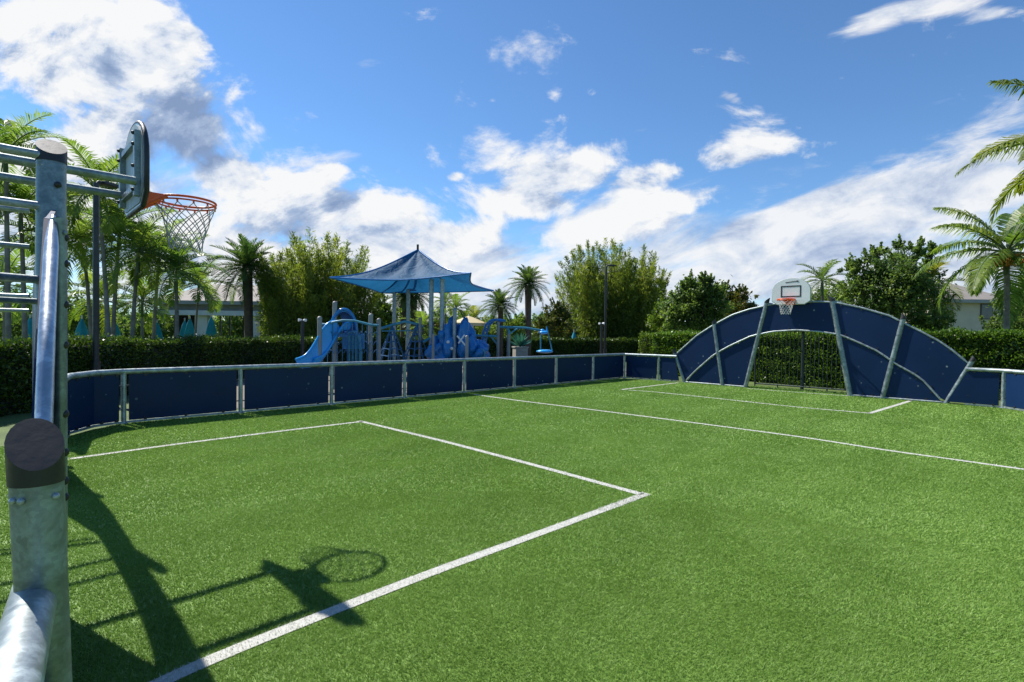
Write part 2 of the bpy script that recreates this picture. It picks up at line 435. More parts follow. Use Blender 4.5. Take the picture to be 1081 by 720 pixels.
def bamboo(label, base, rx, ry, h, nculm, nl, seed, group):
    global rng
    old = rng; rng = np.random.default_rng(seed+900)
    base = V(base); t = thing('bamboo_clump', label, 'bamboo', base, group)
    st = MB(); out = []; rnd = []
    for i in range(nculm):
        a = rng.uniform(0, 2*math.pi); q = rng.uniform(0, 1)**.5
        off = V((math.cos(a)*rx*q, math.sin(a)*ry*q, 0)); p0 = base+off*.80
        hh = h*(1.02-.22*q**3)*rng.uniform(.68, 1.10); out_d = off/(np.linalg.norm(off)+.01)
        az = rng.uniform(0, 6.28); bend = V((math.cos(az), math.sin(az), 0))*rng.uniform(.05, .30)+out_d*.16*q
        pts = []
        for j in range(11):
            s = j/10; p = p0+V((0, 0, hh*s))+off*.22*s+bend*hh*.32*s**4
            p[2] -= hh*.10*s**6*(np.linalg.norm(bend)*4); pts.append(p)
        pts = np.array(pts)
        st.tube(pts, [.024*(1-.8*j/10) for j in range(11)], 5, caps=False)
        k = int(nl//nculm*rng.uniform(.7, 1.3))
        s = rng.uniform(.03, 1.0, k)**.9; idx = s*10; i0 = np.clip(idx.astype(int), 0, 9); fr = (idx-i0)[:, None]
        c = pts[i0]*(1-fr)+pts[i0+1]*fr
        spread = .06+.26*np.clip((1-s)*1.6, 0, 1)**.8*h/6
        nodes = rng.normal(size=(k//9+1, 3)); jj = rng.integers(0, len(nodes), k)
        o3 = (nodes[jj]*.7+rng.normal(size=(k, 3))*.4); o3[:, 2] = o3[:, 2]*1.2-.2
        c = c+o3*spread[:, None]
        rad3 = unit(o3*V((1, 1, 0))+1e-6)
        ax = rng.normal(size=(k, 3))*.35+rad3*.55+V((0, 0, 1))*np.where(s > .55, .75, -.35)[:, None]*rng.uniform(.3, 1.4, k)[:, None]
        out.append(leaves(c, ax, rng.uniform(.15, .28, k)*h/5.8, rng.uniform(.026, .045, k)*h/5.8))
        rnd.append(np.clip(rng.uniform(.15, .75)+rng.normal(0, .13, k)+.28*(s-.6), 0, 1))
    st.build('culms', CULM, t)
    big_mesh('foliage', np.concatenate(out), 4, L_BAMB, t, np.concatenate(rnd))
    rng = old
    return t
def hedge(label, line, hts, thick, mat, lsize, dens, seed, group=None):
    """line: list of xy ; hts: height at each ; clipped box of leaves round an added dark box that blocks light"""
    global rng
    old = rng; rng = np.random.default_rng(seed+50)
    P = np.array([p[:2] for p in line], float); hts = np.array(hts, float)
    t = thing('hedge', label, 'hedge', (P[0][0], P[0][1], 0), group)
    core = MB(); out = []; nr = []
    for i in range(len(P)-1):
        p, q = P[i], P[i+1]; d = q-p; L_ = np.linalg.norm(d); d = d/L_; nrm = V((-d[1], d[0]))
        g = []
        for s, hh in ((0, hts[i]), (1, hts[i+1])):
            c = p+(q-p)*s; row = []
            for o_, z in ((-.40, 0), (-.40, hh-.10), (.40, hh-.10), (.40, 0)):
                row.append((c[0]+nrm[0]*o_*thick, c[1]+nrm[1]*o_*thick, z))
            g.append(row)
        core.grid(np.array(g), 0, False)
        area = L_*(np.mean(hts[i:i+2])*2+thick); n = int(area*dens)
        u = rng.uniform(-.01, 1.01, n); hh = hts[i]+(hts[i+1]-hts[i])*u
        per = 2*hh+thick; w = rng.uniform(0, 1, n)*per
        sd = np.where(w < hh, 0, np.where(w < hh+thick, 1, 2))
        z = np.where(sd == 0, w, np.where(sd == 1, hh, w-hh-thick)); o_ = np.where(sd == 0, -.5, np.where(sd == 1, (w-hh)/thick-.5, .5))*thick
        c = np.stack([p[0]+d[0]*L_*u+nrm[0]*o_, p[1]+d[1]*L_*u+nrm[1]*o_, z], 1)
        bump = np.sin(c[:, 0]*2.1+c[:, 1]*1.3)*.04+np.sin(c[:, 0]*5.3-c[:, 1]*4.1+c[:, 2]*5)*.04+np.sin(c[:, 0]*11.3+c[:, 1]*9.1+c[:, 2]*13)*.02
        N3 = np.where((sd == 1)[:, None], V((0, 0, 1)), np.stack([nrm[0]*np.sign(o_), nrm[1]*np.sign(o_), 0*o_], 1))
        c = c+N3*(bump[:, None]-np.abs(rng.normal(0, .055, n))[:, None]+.03)+rng.normal(0, .02, (n, 3))
        # stray shoots on the top
        sh = (sd == 1) & (rng.random(n) < .10); c[sh, 2] += rng.uniform(0, .11, sh.sum())
        ax = N3*.8+rng.normal(size=(n, 3))*.6+V((0, 0, .35))
        out.append(leaves(c, ax, lsize*rng.uniform(.7, 1.3, n), lsize*.55*rng.uniform(.8, 1.2, n), N3+rng.normal(size=(n, 3))*.7))
        nr.append(np.clip(rng.uniform(.0, .8, n)+.15*np.sin(c[:, 0]*1.7+c[:, 1]*2.2), 0, 1))
    core.build('light_block_core', L_CORE, t)  # dark box added inside the leaves to stop light passing through
    big_mesh('foliage', np.concatenate(out), 4, mat, t, np.concatenate(nr))
    rng = old
    return t

# ------------------------------------------------------------------ ground, court turf and lines
def lawn_mat():
    M, nt, N, L = new_mat('lawn_ground')
    p = geo_pos(nt)
    c = ramp(nt, noise(nt, p, 1.6, 7, .65), [(.3, (.05, .085, .018)), (.6, (.10, .15, .03)), (.75, (.15, .17, .05))])
    b = N.new('ShaderNodeBsdfPrincipled'); b.inputs['Roughness'].default_value = .85; L.new(c, b.inputs['Base Color'])
    bn = N.new('ShaderNodeBump'); bn.inputs['Strength'].default_value = .6; bn.inputs['Distance'].default_value = .05
    L.new(noise(nt, p, 35, 5), bn.inputs['Height']); L.new(bn.outputs[0], b.inputs['Normal'])
    o = N.new('ShaderNodeOutputMaterial'); L.new(b.outputs[0], o.inputs[0])
    return M
TG = [(.150, .265, .042), (.200, .335, .060), (.250, .400, .082), (.31, .46, .11)]
def turf_mat(name, blades):
    M, nt, N, L = new_mat(name)
    p = geo_pos(nt)
    if blades:
        at = N.new('ShaderNodeAttribute'); at.attribute_name = 'rnd'; f = at.outputs['Fac']
        f = math_n(nt, 'ADD', math_n(nt, 'MULTIPLY', f, .75), math_n(nt, 'MULTIPLY', noise(nt, p, 1.7, 5, .65), .5)); f = math_n(nt, 'SUBTRACT', f, .12)
    else:
        f = noise(nt, p, 90, 3, .6)
    c = ramp(nt, f, [(.1, TG[0]), (.4, TG[1]), (.7, TG[2]), (1.0, TG[3])])
    if not blades: c = mixc(nt, .35, c, (.03, .06, .012))
    b = N.new('ShaderNodeBsdfPrincipled'); b.inputs['Roughness'].default_value = .5; L.new(c, b.inputs['Base Color'])
    b.inputs['Specular IOR Level'].default_value = .3
    o = N.new('ShaderNodeOutputMaterial')
    if blades:
        t = N.new('ShaderNodeBsdfTranslucent'); L.new(c, t.inputs['Color'])
        mx = N.new('ShaderNodeMixShader'); mx.inputs[0].default_value = .3
        L.new(b.outputs[0], mx.inputs[1]); L.new(t.outputs[0], mx.inputs[2]); L.new(mx.outputs[0], o.inputs[0])
    else: L.new(b.outputs[0], o.inputs[0])
    return M
TURF = turf_mat('turf_fibres', True); TURFB = turf_mat('turf_backing', False)
WFIB = leaf_mat('white_turf_fibres', [(.50, .49, .45), (.68, .67, .63), (.78, .77, .73)], .15, .6, 1.0)
WBASE = principled('white_turf_backing', (.52, .51, .47), (.42, .42, .38), 60, .8)

g = MB(); S = 1500
g.add([(-S, -S, -.012), (S, -S, -.012), (S, S, -.012), (-S, S, -.012)], [(0, 1, 2, 3)])
struct(g.build('ground', lawn_mat()))
LF = -11.15            # left fence line (b), far goal line (a)
GL = 17.29
court = [(-.9, .75), (-.9, -9.6), (.8, -10.3), (1.66, LF-.05), (16.75, LF-.05), (17.33, -9.75), (17.33, -7.0), (18.2, -6.7), (18.2, -3.9), (17.33, -3.8), (17.33, .75)]
g = MB(); g.add([AB(a, b, 0) for a, b in court], [tuple(range(len(court)))[::-1]]); 
o_ = g.build('court_floor', TURFB); struct(o_)
# dirt / mulch bed under the hedge on the left, play surface
MULCH = principled('playground_surface', (.20, .17, .13), (.13, .115, .09), 6, .9, bump=.3)
g = MB(); g.add([AB(2.5, -11.9, -.006), AB(2.5, -13.5, -.006), AB(8, -22, -.006), AB(20, -22, -.006), AB(24, -12.2, -.006)], [(4, 3, 2, 1, 0)])
struct(g.build('playground_floor', MULCH))

LINES = [
    [(128, 742), (163, 719.5), (460, 603), (560, 567), (683, 521.5)],
    [(678, 522.5), (560, 490.3), (470, 466.5), (379, 444.6)],
    [(383, 445.2), (300, 455), (180, 470), (74, 484.8)],
    [(500, 416.5), (550, 423.5), (606, 430.3), (740, 447.5), (860, 463.5), (930, 475), (1000, 484.5), (1095, 497.8)],
    [(657, 411.6), (685, 413.3), (740, 419), (845, 430.4), (870, 432.4), (920, 436.6)],
    [(656, 411.4), (716, 404.2)],
    [(917, 436.8), (961, 423.4)],
    [(789, 410.2), (840, 414.3), (896, 418.2)],
]
LW = .096
line_pts = []
for l in LINES:
    P = np.array([G(x, y)[:2] for x, y in l]); seg = []
    for i in range(len(P)-1):
        k = max(2, int(np.linalg.norm(P[i+1]-P[i])/.12)); seg.append(P[i]+(P[i+1]-P[i])*np.linspace(0, 1, k, endpoint=False)[:, None])
    seg.append(P[-1:]); line_pts.append(np.concatenate(seg))
def smooth_poly(P, it=12):
    P = P.copy()
    for _ in range(it): P[1:-1] = P[1:-1]*.5+(P[:-2]+P[2:])*.25
    return P
line_pts = [smooth_poly(P) for P in line_pts]
def blades(n_pts, h, w, lean, seed=0):
    """triangular fibres standing on xy points"""
    n = len(n_pts); z0 = np.zeros(n)
    a = rng.uniform(0, math.pi*2, n); s = np.stack([np.cos(a), np.sin(a)], 1)*np.asarray(w).reshape(-1, 1)
    hh = h*rng.uniform(.65, 1.15, n)
    l = lean+rng.normal(0, .6, (n, 2)); tip = n_pts+l*hh[:, None]
    v = np.stack([np.column_stack([n_pts-s, z0]), np.column_stack([n_pts+s, z0]), np.column_stack([tip, hh])], 1)
    return v.reshape(-1, 3)
for li, P in enumerate(line_pts):
    g = MB(); row = []
    for i in range(len(P)):
        d = P[min(i+1, len(P)-1)]-P[max(i-1, 0)]; d /= np.linalg.norm(d); n_ = V((-d[1], d[0]))
        row.append([(*(P[i]-n_*LW*.47), .006), (*(P[i]+n_*LW*.47), .006)])
    g.grid(np.array(row), 0, False, True)
    # white fibres joined into the same strip object
    L_ = np.sum(np.linalg.norm(np.diff(P, axis=0), axis=1)); Zm = np.linalg.norm(P, axis=1)
    k = int(L_*LW*(9000 if Zm.min() < 5 else 3500 if Zm.min() < 9 else 1500))
    idx = rng.uniform(0, len(P)-1.001, k); i0 = idx.astype(int); fr = (idx-i0)[:, None]
    c = P[i0]*(1-fr)+P[i0+1]*fr; d = unit(P[i0+1]-P[i0]); n_ = np.stack([-d[:, 1], d[:, 0]], 1)
    c = c+n_*np.clip(rng.normal(0, .30, k), -.54, .54)[:, None]*LW if False else c+n_*(rng.uniform(-.53, .53, k)+rng.normal(0, .02, k))[:, None]*LW
    wv = np.where(np.linalg.norm(c, axis=1) < 5, .0022, .005)
    bv = blades(c, .019, wv, V((.15, -.1)))
    nf = len(bv)//3
    g.add(bv, [(3*j, 3*j+1, 3*j+2) for j in range(nf)], 1, False, .5)
    g.r[-1] = np.repeat(rng.random(nf), 3)
    ob = g.build('field_line', [WBASE, WFIB]); struct(ob)
# green fibres over the whole court: finer and denser close to the camera
def in_poly(pt, poly):
    x, y = pt[:, 0], pt[:, 1]; ins = np.zeros(len(pt), bool); n = len(poly)
    for i in range(n):
        (x1, y1), (x2, y2) = poly[i], poly[(i+1) % n]
        c = ((y1 > y) != (y2 > y)) & (x < (x2-x1)*(y-y1)/(y2-y1+1e-12)+x1); ins ^= c
    return ins
poly_w = [tuple(AB(a, b)[:2]) for a, b in court]
allL = np.concatenate(line_pts)
def near_line(pt):
    hit = np.zeros(len(pt), bool)
    for P in line_pts:
        for i in range(len(P)-1):
            a, b = P[i], P[i+1]
            mn = np.minimum(a, b)-.06; mx = np.maximum(a, b)+.06
            k = np.where((pt[:, 0] > mn[0]) & (pt[:, 0] < mx[0]) & (pt[:, 1] > mn[1]) & (pt[:, 1] < mx[1]) & ~hit)[0]
            if len(k) == 0: continue
            ab = b-a; tt = np.clip(((pt[k]-a)@ab)/(ab@ab), 0, 1); dd = np.linalg.norm(pt[k]-a-tt[:, None]*ab, axis=1)
            hit[k[dd < LW*.5+.0008*np.linalg.norm(pt[k], axis=1)]] = True
    return hit
def flow(pt):
    x, y = pt[:, 0], pt[:, 1]
    x = x+.5*np.sin(y*1.37+.6); y = y+.5*np.sin(x*1.61)
    fx = .5*np.sin(x*2.3+1.7*np.sin(y*1.9))+.8*np.sin(x*5.1-y*4.3+2)+.5*np.sin(y*9.7+x*7.3)
    fy = np.sin(y*2.7+1.4*np.sin(x*2.2))+.7*np.sin(y*5.7+x*3.9)+.5*np.sin(x*10.9-y*8.1)
    return np.stack([fx, fy], 1)*.17+V((.25, -.30))
tv = []; tr_ = []
for r0, r1, dens, w, hh in ((0, 3.6, 19000, .0018, .018), (3.6, 5.5, 11500, .0025, .018), (5.5, 9, 5200, .0042, .019), (9, 14, 2100, .008, .020), (14, 30, 900, .013, .022)):
    xs = (-13, 13.5); n = int((xs[1]-xs[0])*min(r1+0, 25)*dens)
    R1 = min(r1, 25); n = int(math.pi*.5*(R1**2-r0**2)*dens)       # sector of 90 degrees round the view plus margin
    ang = rng.uniform(-R(46.5), R(46.5), n); rad = np.sqrt(rng.uniform(r0**2, R1**2, n))
    pt = np.stack([np.sin(ang)*rad, np.cos(ang)*rad], 1)
    pt = pt[in_poly(pt, poly_w)]
    if r0 == 0: pt = pt[pt[:, 1] > 1.6]
    pt = pt[~near_line(pt)]
    tv.append(blades(pt, hh, np.full(len(pt), w), flow(pt)))
    x, y = pt[:, 0], pt[:, 1]
    tr_.append(np.clip(rng.normal(.45, .22, len(pt))+.10*np.sin(x*1.1+y*.8)+.08*np.sin(x*3.7-y*2.9), 0, 1))
turf = big_mesh('artificial_turf', np.concatenate(tv), 3, TURF, None, np.concatenate(tr_))
struct(turf, 'stuff', 'short green artificial turf fibres covering the sports court', 'turf')
print('turf blades', sum(len(t) for t in tr_))

# ------------------------------------------------------------------ perimeter fence
RZ, RR = .905, .046
def fence_run(label, posts, group, skip=(), slant0=0.0, slant1=0.0, first_post=True, last_post=True, panels=True, RR=RR):
    """posts: list of xy on the ground; rail on top, blue panel per bay"""
    P = [V((p[0], p[1], 0)) for p in posts]
    t = thing('sports_fence', label, 'fence', P[0], group)
    r = MB(); r.tube([p+V((0, 0, RZ)) for p in P], RR, 16); r.build('top_rail', STEEL, t)
    b = MB()
    for i in range(len(P)-1):
        d = (P[i+1]-P[i]); L_ = np.linalg.norm(d); d /= L_; n_ = V((-d[1], d[0], 0))
        b.box((P[i]+P[i+1])/2+V((0, 0, .035)), d*L_/2, n_*.016, V((0, 0, .018)))
    b.build('bottom_rail', STEEL, t)
    for i, p in enumerate(P):
        if i in skip or (i == 0 and not first_post) or (i == len(P)-1 and not last_post): continue
        q = MB(); q.tube([p, p+V((0, 0, RZ-.02))], .040, 14); 
        q.tube([p+V((0, 0, 0.004)), p+V((0, 0, .02))], .075, 14)
        ob = q.build('post', STEEL, t)
    if not panels: return t
    for i in range(len(P)-1):
        d = (P[i+1]-P[i]); L_ = np.linalg.norm(d); d /= L_; n_ = V((-d[1], d[0], 0))
        if L_ < .3: continue
        c = (P[i]+P[i+1])/2; pm = MB()
        
        g0 = 0 if i in skip else .075; g1 = 0 if i+1 in skip else .075; e0 = slant0 if i == 0 else 0; e1 = slant1 if i == len(P)-2 else 0
        pm.prism([P[i]+d*(g0-e0*1.0)+V((0, 0, .06))+n_*.009, P[i+1]+d*(-g1+e1*1.0)+V((0, 0, .06))+n_*.009, P[i+1]-d*(g1-e1*.06)+V((0, 0, .85))+n_*.009, P[i]+d*(g0-e0*.06)+V((0, 0, .85))+n_*.009], -n_*.018)
        k = max(2, int(L_/.5))
        for j in range(k):                                   # black fixing bolts along the edges
            s = -L_/2+L_*(j+.5)/k
            for z in (.07, .845): pm.box(c+d*s+V((0, 0, z)), d*.02, n_*.022, V((0, 0, .022)), 1)
        for sgn in (-1, 1):
            if (g0 if sgn < 0 else g1) == 0: continue
            for z in (.25, .66): pm.box(c+d*sgn*(L_/2-.055)+V((0, 0, z)), d*.022, n_*.011, V((0, 0, .010)), 1)
        pm.build('panel', [NAVY, BLACKP, STEEL], t)
    return t
def on_left(x):  # a-coordinate where the column x of the photograph crosses the left fence line
    d = ray(x, 400); dd = d[:2]; t = LF/(dd@B2); return (dd*t)@A2
left_x = [254, 350, 427, 490, 543, 587, 626, 659]
FG = 'blue panel fence round the court'
Apost = AB(on_left(130.5), LF)
fence_run('long run of navy panels and galvanised rail in front of the playground', [Apost]+[AB(on_left(x), LF) for x in left_x], FG)
Ipost = AB(on_left(659), LF)
def far_at(x):
    d = ray(x, 400)[:2]; return d*(GL/(d@A2))
J = far_at(695)
fence_run('short navy fence turning the far left corner beside the arch goal', [Ipost, J, far_at(714)], FG, first_post=False, last_post=False, slant1=.18)
# right of the far goal
k0 = far_at(1019); k1 = far_at(1059.5); k2 = k1+(k1-k0)*.85
fence_run('navy fence right of the arch goal with a brighter blue panel', [k0, k1, AB(GL-.95, .22), AB(GL-2.6, .25)], FG, first_post=False, slant0=.42)
# near left corner
fence_run('curved navy corner panel at the near left with chalky ball marks', [AB(.74, -9.45), AB(.93, -10.5), AB(1.28, -10.98), Apost], FG, skip=(0, 1, 2), last_post=False)

# ------------------------------------------------------------------ arch goals
def oval_post(mb, base, top, ex, ey, rx, ry, seg=20, mi=0, cut=None):
    """oval tube from base to top; ex, ey: axes of the section; cut: slanted top, rise along ex/ey"""
    base, top = V(base), V(top); vs = []
    for j, p in enumerate((base, top)):
        for k in range(seg):
            a = 2*math.pi*k/seg
            q = p+V(ex)*rx*math.cos(a)+V(ey)*ry*math.sin(a)
            if j == 1 and cut is not None: q = q+(top-base)/np.linalg.norm(top-base)*(cut[0]*math.cos(a)+cut[1]*math.sin(a))
            vs.append(q)
    mb.add(vs, [(k, (k+1) % seg, seg+(k+1) % seg, seg+k) for k in range(seg)], mi, True)
    mb.add(vs[seg:], [tuple(range(seg))], mi); mb.add(vs[:seg], [tuple(range(seg))[::-1]], mi)
def far_plane(x, y):
    d = ray(x, y); t = GL/(d[:2]@A2); p = d*t
    return float(p[:2]@B2), float(H+p[2])
OUT = [(700, 385), (716, 371), (734.4, 354.6), (752, 343.3), (772, 332.5), (790, 326.5), (815, 321), (840, 319.3), (860, 318.2), (878, 318.7), (885, 319.8), (910, 325), (938, 333), (949, 338.5), (971, 349.5), (991, 360), (1005.5, 370), (1020, 382), (1040, 399)]
INN = [(723, 402.5), (733, 392), (753, 374.5), (770, 365), (793, 354.5), (815, 350), (840, 348.3), (865, 350), (887, 353.3), (905, 361), (927, 371), (945, 384), (972, 399), (995, 424)]
POSTS = [((722, 403.5), (711.5, 369)), ((762, 407), (753, 338)), ((786, 409.5), (808.5, 315.5)), ((897, 418), (878, 313)), ((931, 420.5), (953, 332)), ((998, 427), (1026, 376))]
outer = sorted(far_plane(*p) for p in OUT); inner = sorted(far_plane(*p) for p in INN)
fposts = []
for b_, t_ in POSTS:
    bb = far_plane(*b_); tt = far_plane(*t_); fposts.append((bb[0], tt[0], tt[1]))
def interp(tab, s):
    xs = [p[0] for p in tab]; ys = [p[1] for p in tab]; return float(np.interp(s, xs, ys))
CF = (fposts[2][0]+fposts[3][0])/2
print('far posts', [tuple(round(x, 2) for x in p) for p in fposts], 'centre', CF)
def arch_goal(label, place, dirn, nrm, posts, otab, itab, wn, wt, board_s, cage_depth, bolts=None):
    """place(s, z, n) -> world; s across, n towards the court"""
    t = thing('arch_goal', label, 'goal', place(0 if False else np.mean([p[0] for p in posts]), 0, 0), 'arched goal walls at the two ends of the court')
    e, nn = V(dirn), V(nrm)
    for i, (sb, st, zt) in enumerate(posts):
        pm = MB(); w_n = wn[i]; rx, ry = wt[i]/2, w_n/2
        top = place(st, zt-.13, -ry); base = place(sb, 0, -ry); ax = (top-base)/np.linalg.norm(top-base)
        oval_post(pm, base, top, e, nn, rx, ry, 22, 0)
        pm.box(place(sb, .008, -ry), e*(rx+.03), nn*(ry-.004), V((0, 0, .008)))
        for sg in (-1, 1):        # two small screws under the cap
            pm.ball(place(st, zt-.165, -ry)+e*sg*rx*.5-nn*ry*.87, .009, 1, 8, 5); pm.ball(place(st, zt-.165, -ry)-e*rx*.80+nn*sg*ry*.6, .009, 1, 8, 5)
        if bolts and i in bolts:
            for z in bolts[i]:
                s_ = sb+(st-sb)*z/zt; pm.ball(place(s_, z, -ry*.62)-e*(rx*.80), (.019, .019, .019), 2, 12, 8)
        pob = pm.build('post', [STEELD, STEEL, BLACKP], t)
        cm = MB(); sgn = -1 if st > np.mean([p[0] for p in posts]) else 1
        slim = bolts and i == 1
        oval_post(cm, top-ax*.001, top+ax*(.02 if slim else .105), e, nn, rx*1.05, ry*1.05, 22, 0, (0 if slim else .062*sgn, 0))
        cm.build('cap', STEELD if slim else BLACKP, pob, 0 if slim else .007)
    def zt_line(i, z):
        sb, st, zt = posts[i]; return sb+(st-sb)*z/zt
    def solve(u, i, tab):
        z = 1.0
        for _ in range(40):
            s_ = zt_line(i, z)*(1-u)+zt_line(i+1, z)*u; z = .5*z+.5*interp(tab, s_)
        return s_, z
    for i in range(5):
        K = 11; up_ = [solve(u, i, otab) for u in np.linspace(.015, .985, K)]; lo_ = [solve(u, i, itab) for u in np.linspace(.015, .985, K)]
        pn = -.05
        def panel(lo, hi):
            P = np.array([[place(s_, z+.0, pn) for s_, z in lo], [place(s_, z-.012, pn) for s_, z in hi]])
            Pb = P-nn*.02
            m_ = MB(); m_.grid(P, 0, False, False); m_.grid(Pb, 0, False, True)
            for a, b in ((P[0], Pb[0]), (Pb[1], P[1])): m_.grid(np.array([b, a]), 0, False)
            for j in (0, K-1): m_.grid(np.array([[P[0][j], P[1][j]], [Pb[0][j], Pb[1][j]]]), 0, False)
            for row in (lo, hi):
                for j in range(1, K, 3):
                    q = place(row[j][0], row[j][1]+(.05 if row is lo else -.06), pn+.004); m_.box(q, e*.018, nn*.008, V((0, 0, .018)), 1)
            m_.build('panel', [NAVY, BLACKP], t)
        panel([(s_, z+.02) for s_, z in lo_], up_)
        if i != 2:
            gr = [(zt_line(i, .04)*(1-u)+zt_line(i+1, .04)*u, .04) for u in np.linspace(.015, .985, K)]
            lo2 = [(s_, max(.06, z-.03)) for s_, z in lo_]
            panel(gr, lo2)
            br = MB(); a0 = place(gr[0][0], .03, -.04); a1 = place(gr[-1][0], .03, -.04)
            br.tube([a0, a1], .022, 8); br.build('base_rail', STEEL, t)
    # arched tubes: one length per bay for the outer arch, one sweep for the inner
    for i in range(5):
        if bolts and i == 1: continue        # no tube between the two bolted posts
        hid = False
        pts = [place(*solve(u, i, otab), -.043 if bolts else -.058) for u in np.linspace(-.01 if not hid else .12, 1.01, 15)]
        rr = [.015, .019, .021]+[.0215]*9+[.018, .012, .007] if bolts else [.012]+[.026]*13+[.012]
        mb = MB(); mb.tube(pts, rr, 14)
        mb.build('outer_tube', STEELB if bolts else STEEL, t)
    ss = np.linspace(itab[0][0]+.05, itab[-1][0]-.05, 40)
    mb = MB(); mb.tube([place(s_, interp(itab, s_), -.035) for s_ in ss], .026, 12); mb.build('inner_tube', STEEL, t)
    # bar cage set back behind the opening
    s0, s1 = posts[2][0], posts[3][0]
    if s0 > s1: s0, s1 = s1, s0
    s0 += .05; s1 -= .05
    cg = MB(); ztop = interp(itab, (s0+s1)/2)-.03; k = 24
    for j in range(k+1):
        s_ = s0+(s1-s0)*j/k; cg.tube([place(s_, .10, -cage_depth), place(s_, ztop, -cage_depth)], .011 if 0 < j < k else .03, 8)
    cg.tube([place((s0+s1)/2, 0, -cage_depth-.05), place((s0+s1)/2, ztop, -cage_depth-.05)], .05, 10)
    for z in (.10, ztop): cg.tube([place(s0, z, -cage_depth), place(s1, z, -cage_depth)], .022, 8)
    for s_ in np.linspace(s0, s1, 5): cg.tube([place(s_, 0, -cage_depth), place(s_, .1, -cage_depth)], .02, 8)
    cg.build('back_cage', CAGE, t)
    for sgn, s_ in ((-1, posts[2][0]), (1, posts[3][0])):
        q = posts[2] if sgn < 0 else posts[3]
        for z, r_, d_ in ((1.80, .018, cage_depth), (1.93, .025, cage_depth), (2.38, .025, 1.0), (2.70, .025, 1.0)):
            sz = q[0]+(q[1]-q[0])*z/q[2]; sr = MB()
            sr.tube([place(sz, z, -.12), place(s_ if z < 2 else sz, z, -d_)], r_, 10); sr.build('side_rail', STEEL, t)
    return t
A3 = V((A2[0], A2[1], 0)); B3 = V((B2[0], B2[1], 0))
def far_place(s, z, n): return A3*(GL-n)+B3*s+V((0, 0, z))
arch_goal('far arched navy goal wall under the white backboard', far_place, B3, -A3, fposts, outer, inner, [.13]*6, [.115, .125, .13, .15, .13, .12], CF, .72)
# near goal, seen edge on: its face runs through the line of sight
E3 = -B3; N3 = A3
def near_place(s, z, n):
    a = float(np.interp(s, (1.93, 2.9, 4.36, 6.5, 8.4, 9.2), (.156, .252, .372, .415, .475, .55)))
    if s < 2.4: a += .03*max(0, 1.3-z)
    return A3*(a+n)-B3*s+V((0, 0, z))
CN = 5.45
nposts = [(2.03, 1.90, 1.365), (3.0, 2.72, 2.18), (3.9, 4.36, 2.80), (6.9, 6.5, 2.82), (7.75, 8.15, 2.16), (8.8, 9.0, 1.3)]
k_ = .90
notab = sorted((CN+(s-CF)*k_, z) for s, z in outer); nitab = sorted((CN+(s-CF)*k_, z) for s, z in inner)
notab = sorted([(1.9, 1.20), (2.2, 1.62), (2.72, 2.08), (3.3, 2.19), (4.4, 2.40), (5.45, 2.50), (6.5, 2.42), (7.6, 2.25), (8.2, 2.05), (9.0, 1.15)])
arch_goal('near arched goal seen edge on at the left frame with bolted steel posts', near_place, E3, N3, nposts, notab, nitab, [.114, .052, .145, .075, .06, .05], [.12, .10, .13, .13, .12, .12], CN, .9,
          bolts={1: [.22, .95, 1.02, 1.14, 1.30, 1.58, 1.74, 1.90, 2.0], 2: [2.52, 2.3, 2.05, 1.8, 1.5]})
# rail of the near fence, leaving the bolted post towards the viewer
ra = G(43, 600, RZ)[:2]; rb = G(17, 703, RZ)[:2]; dv = (rb-ra)/np.linalg.norm(rb-ra)
fence_run('near fence whose galvanised rail runs out of the lower left corner', [ra-dv*.03, ra+dv*1.35, ra+dv*2.5], FG, first_post=False, RR=.053)

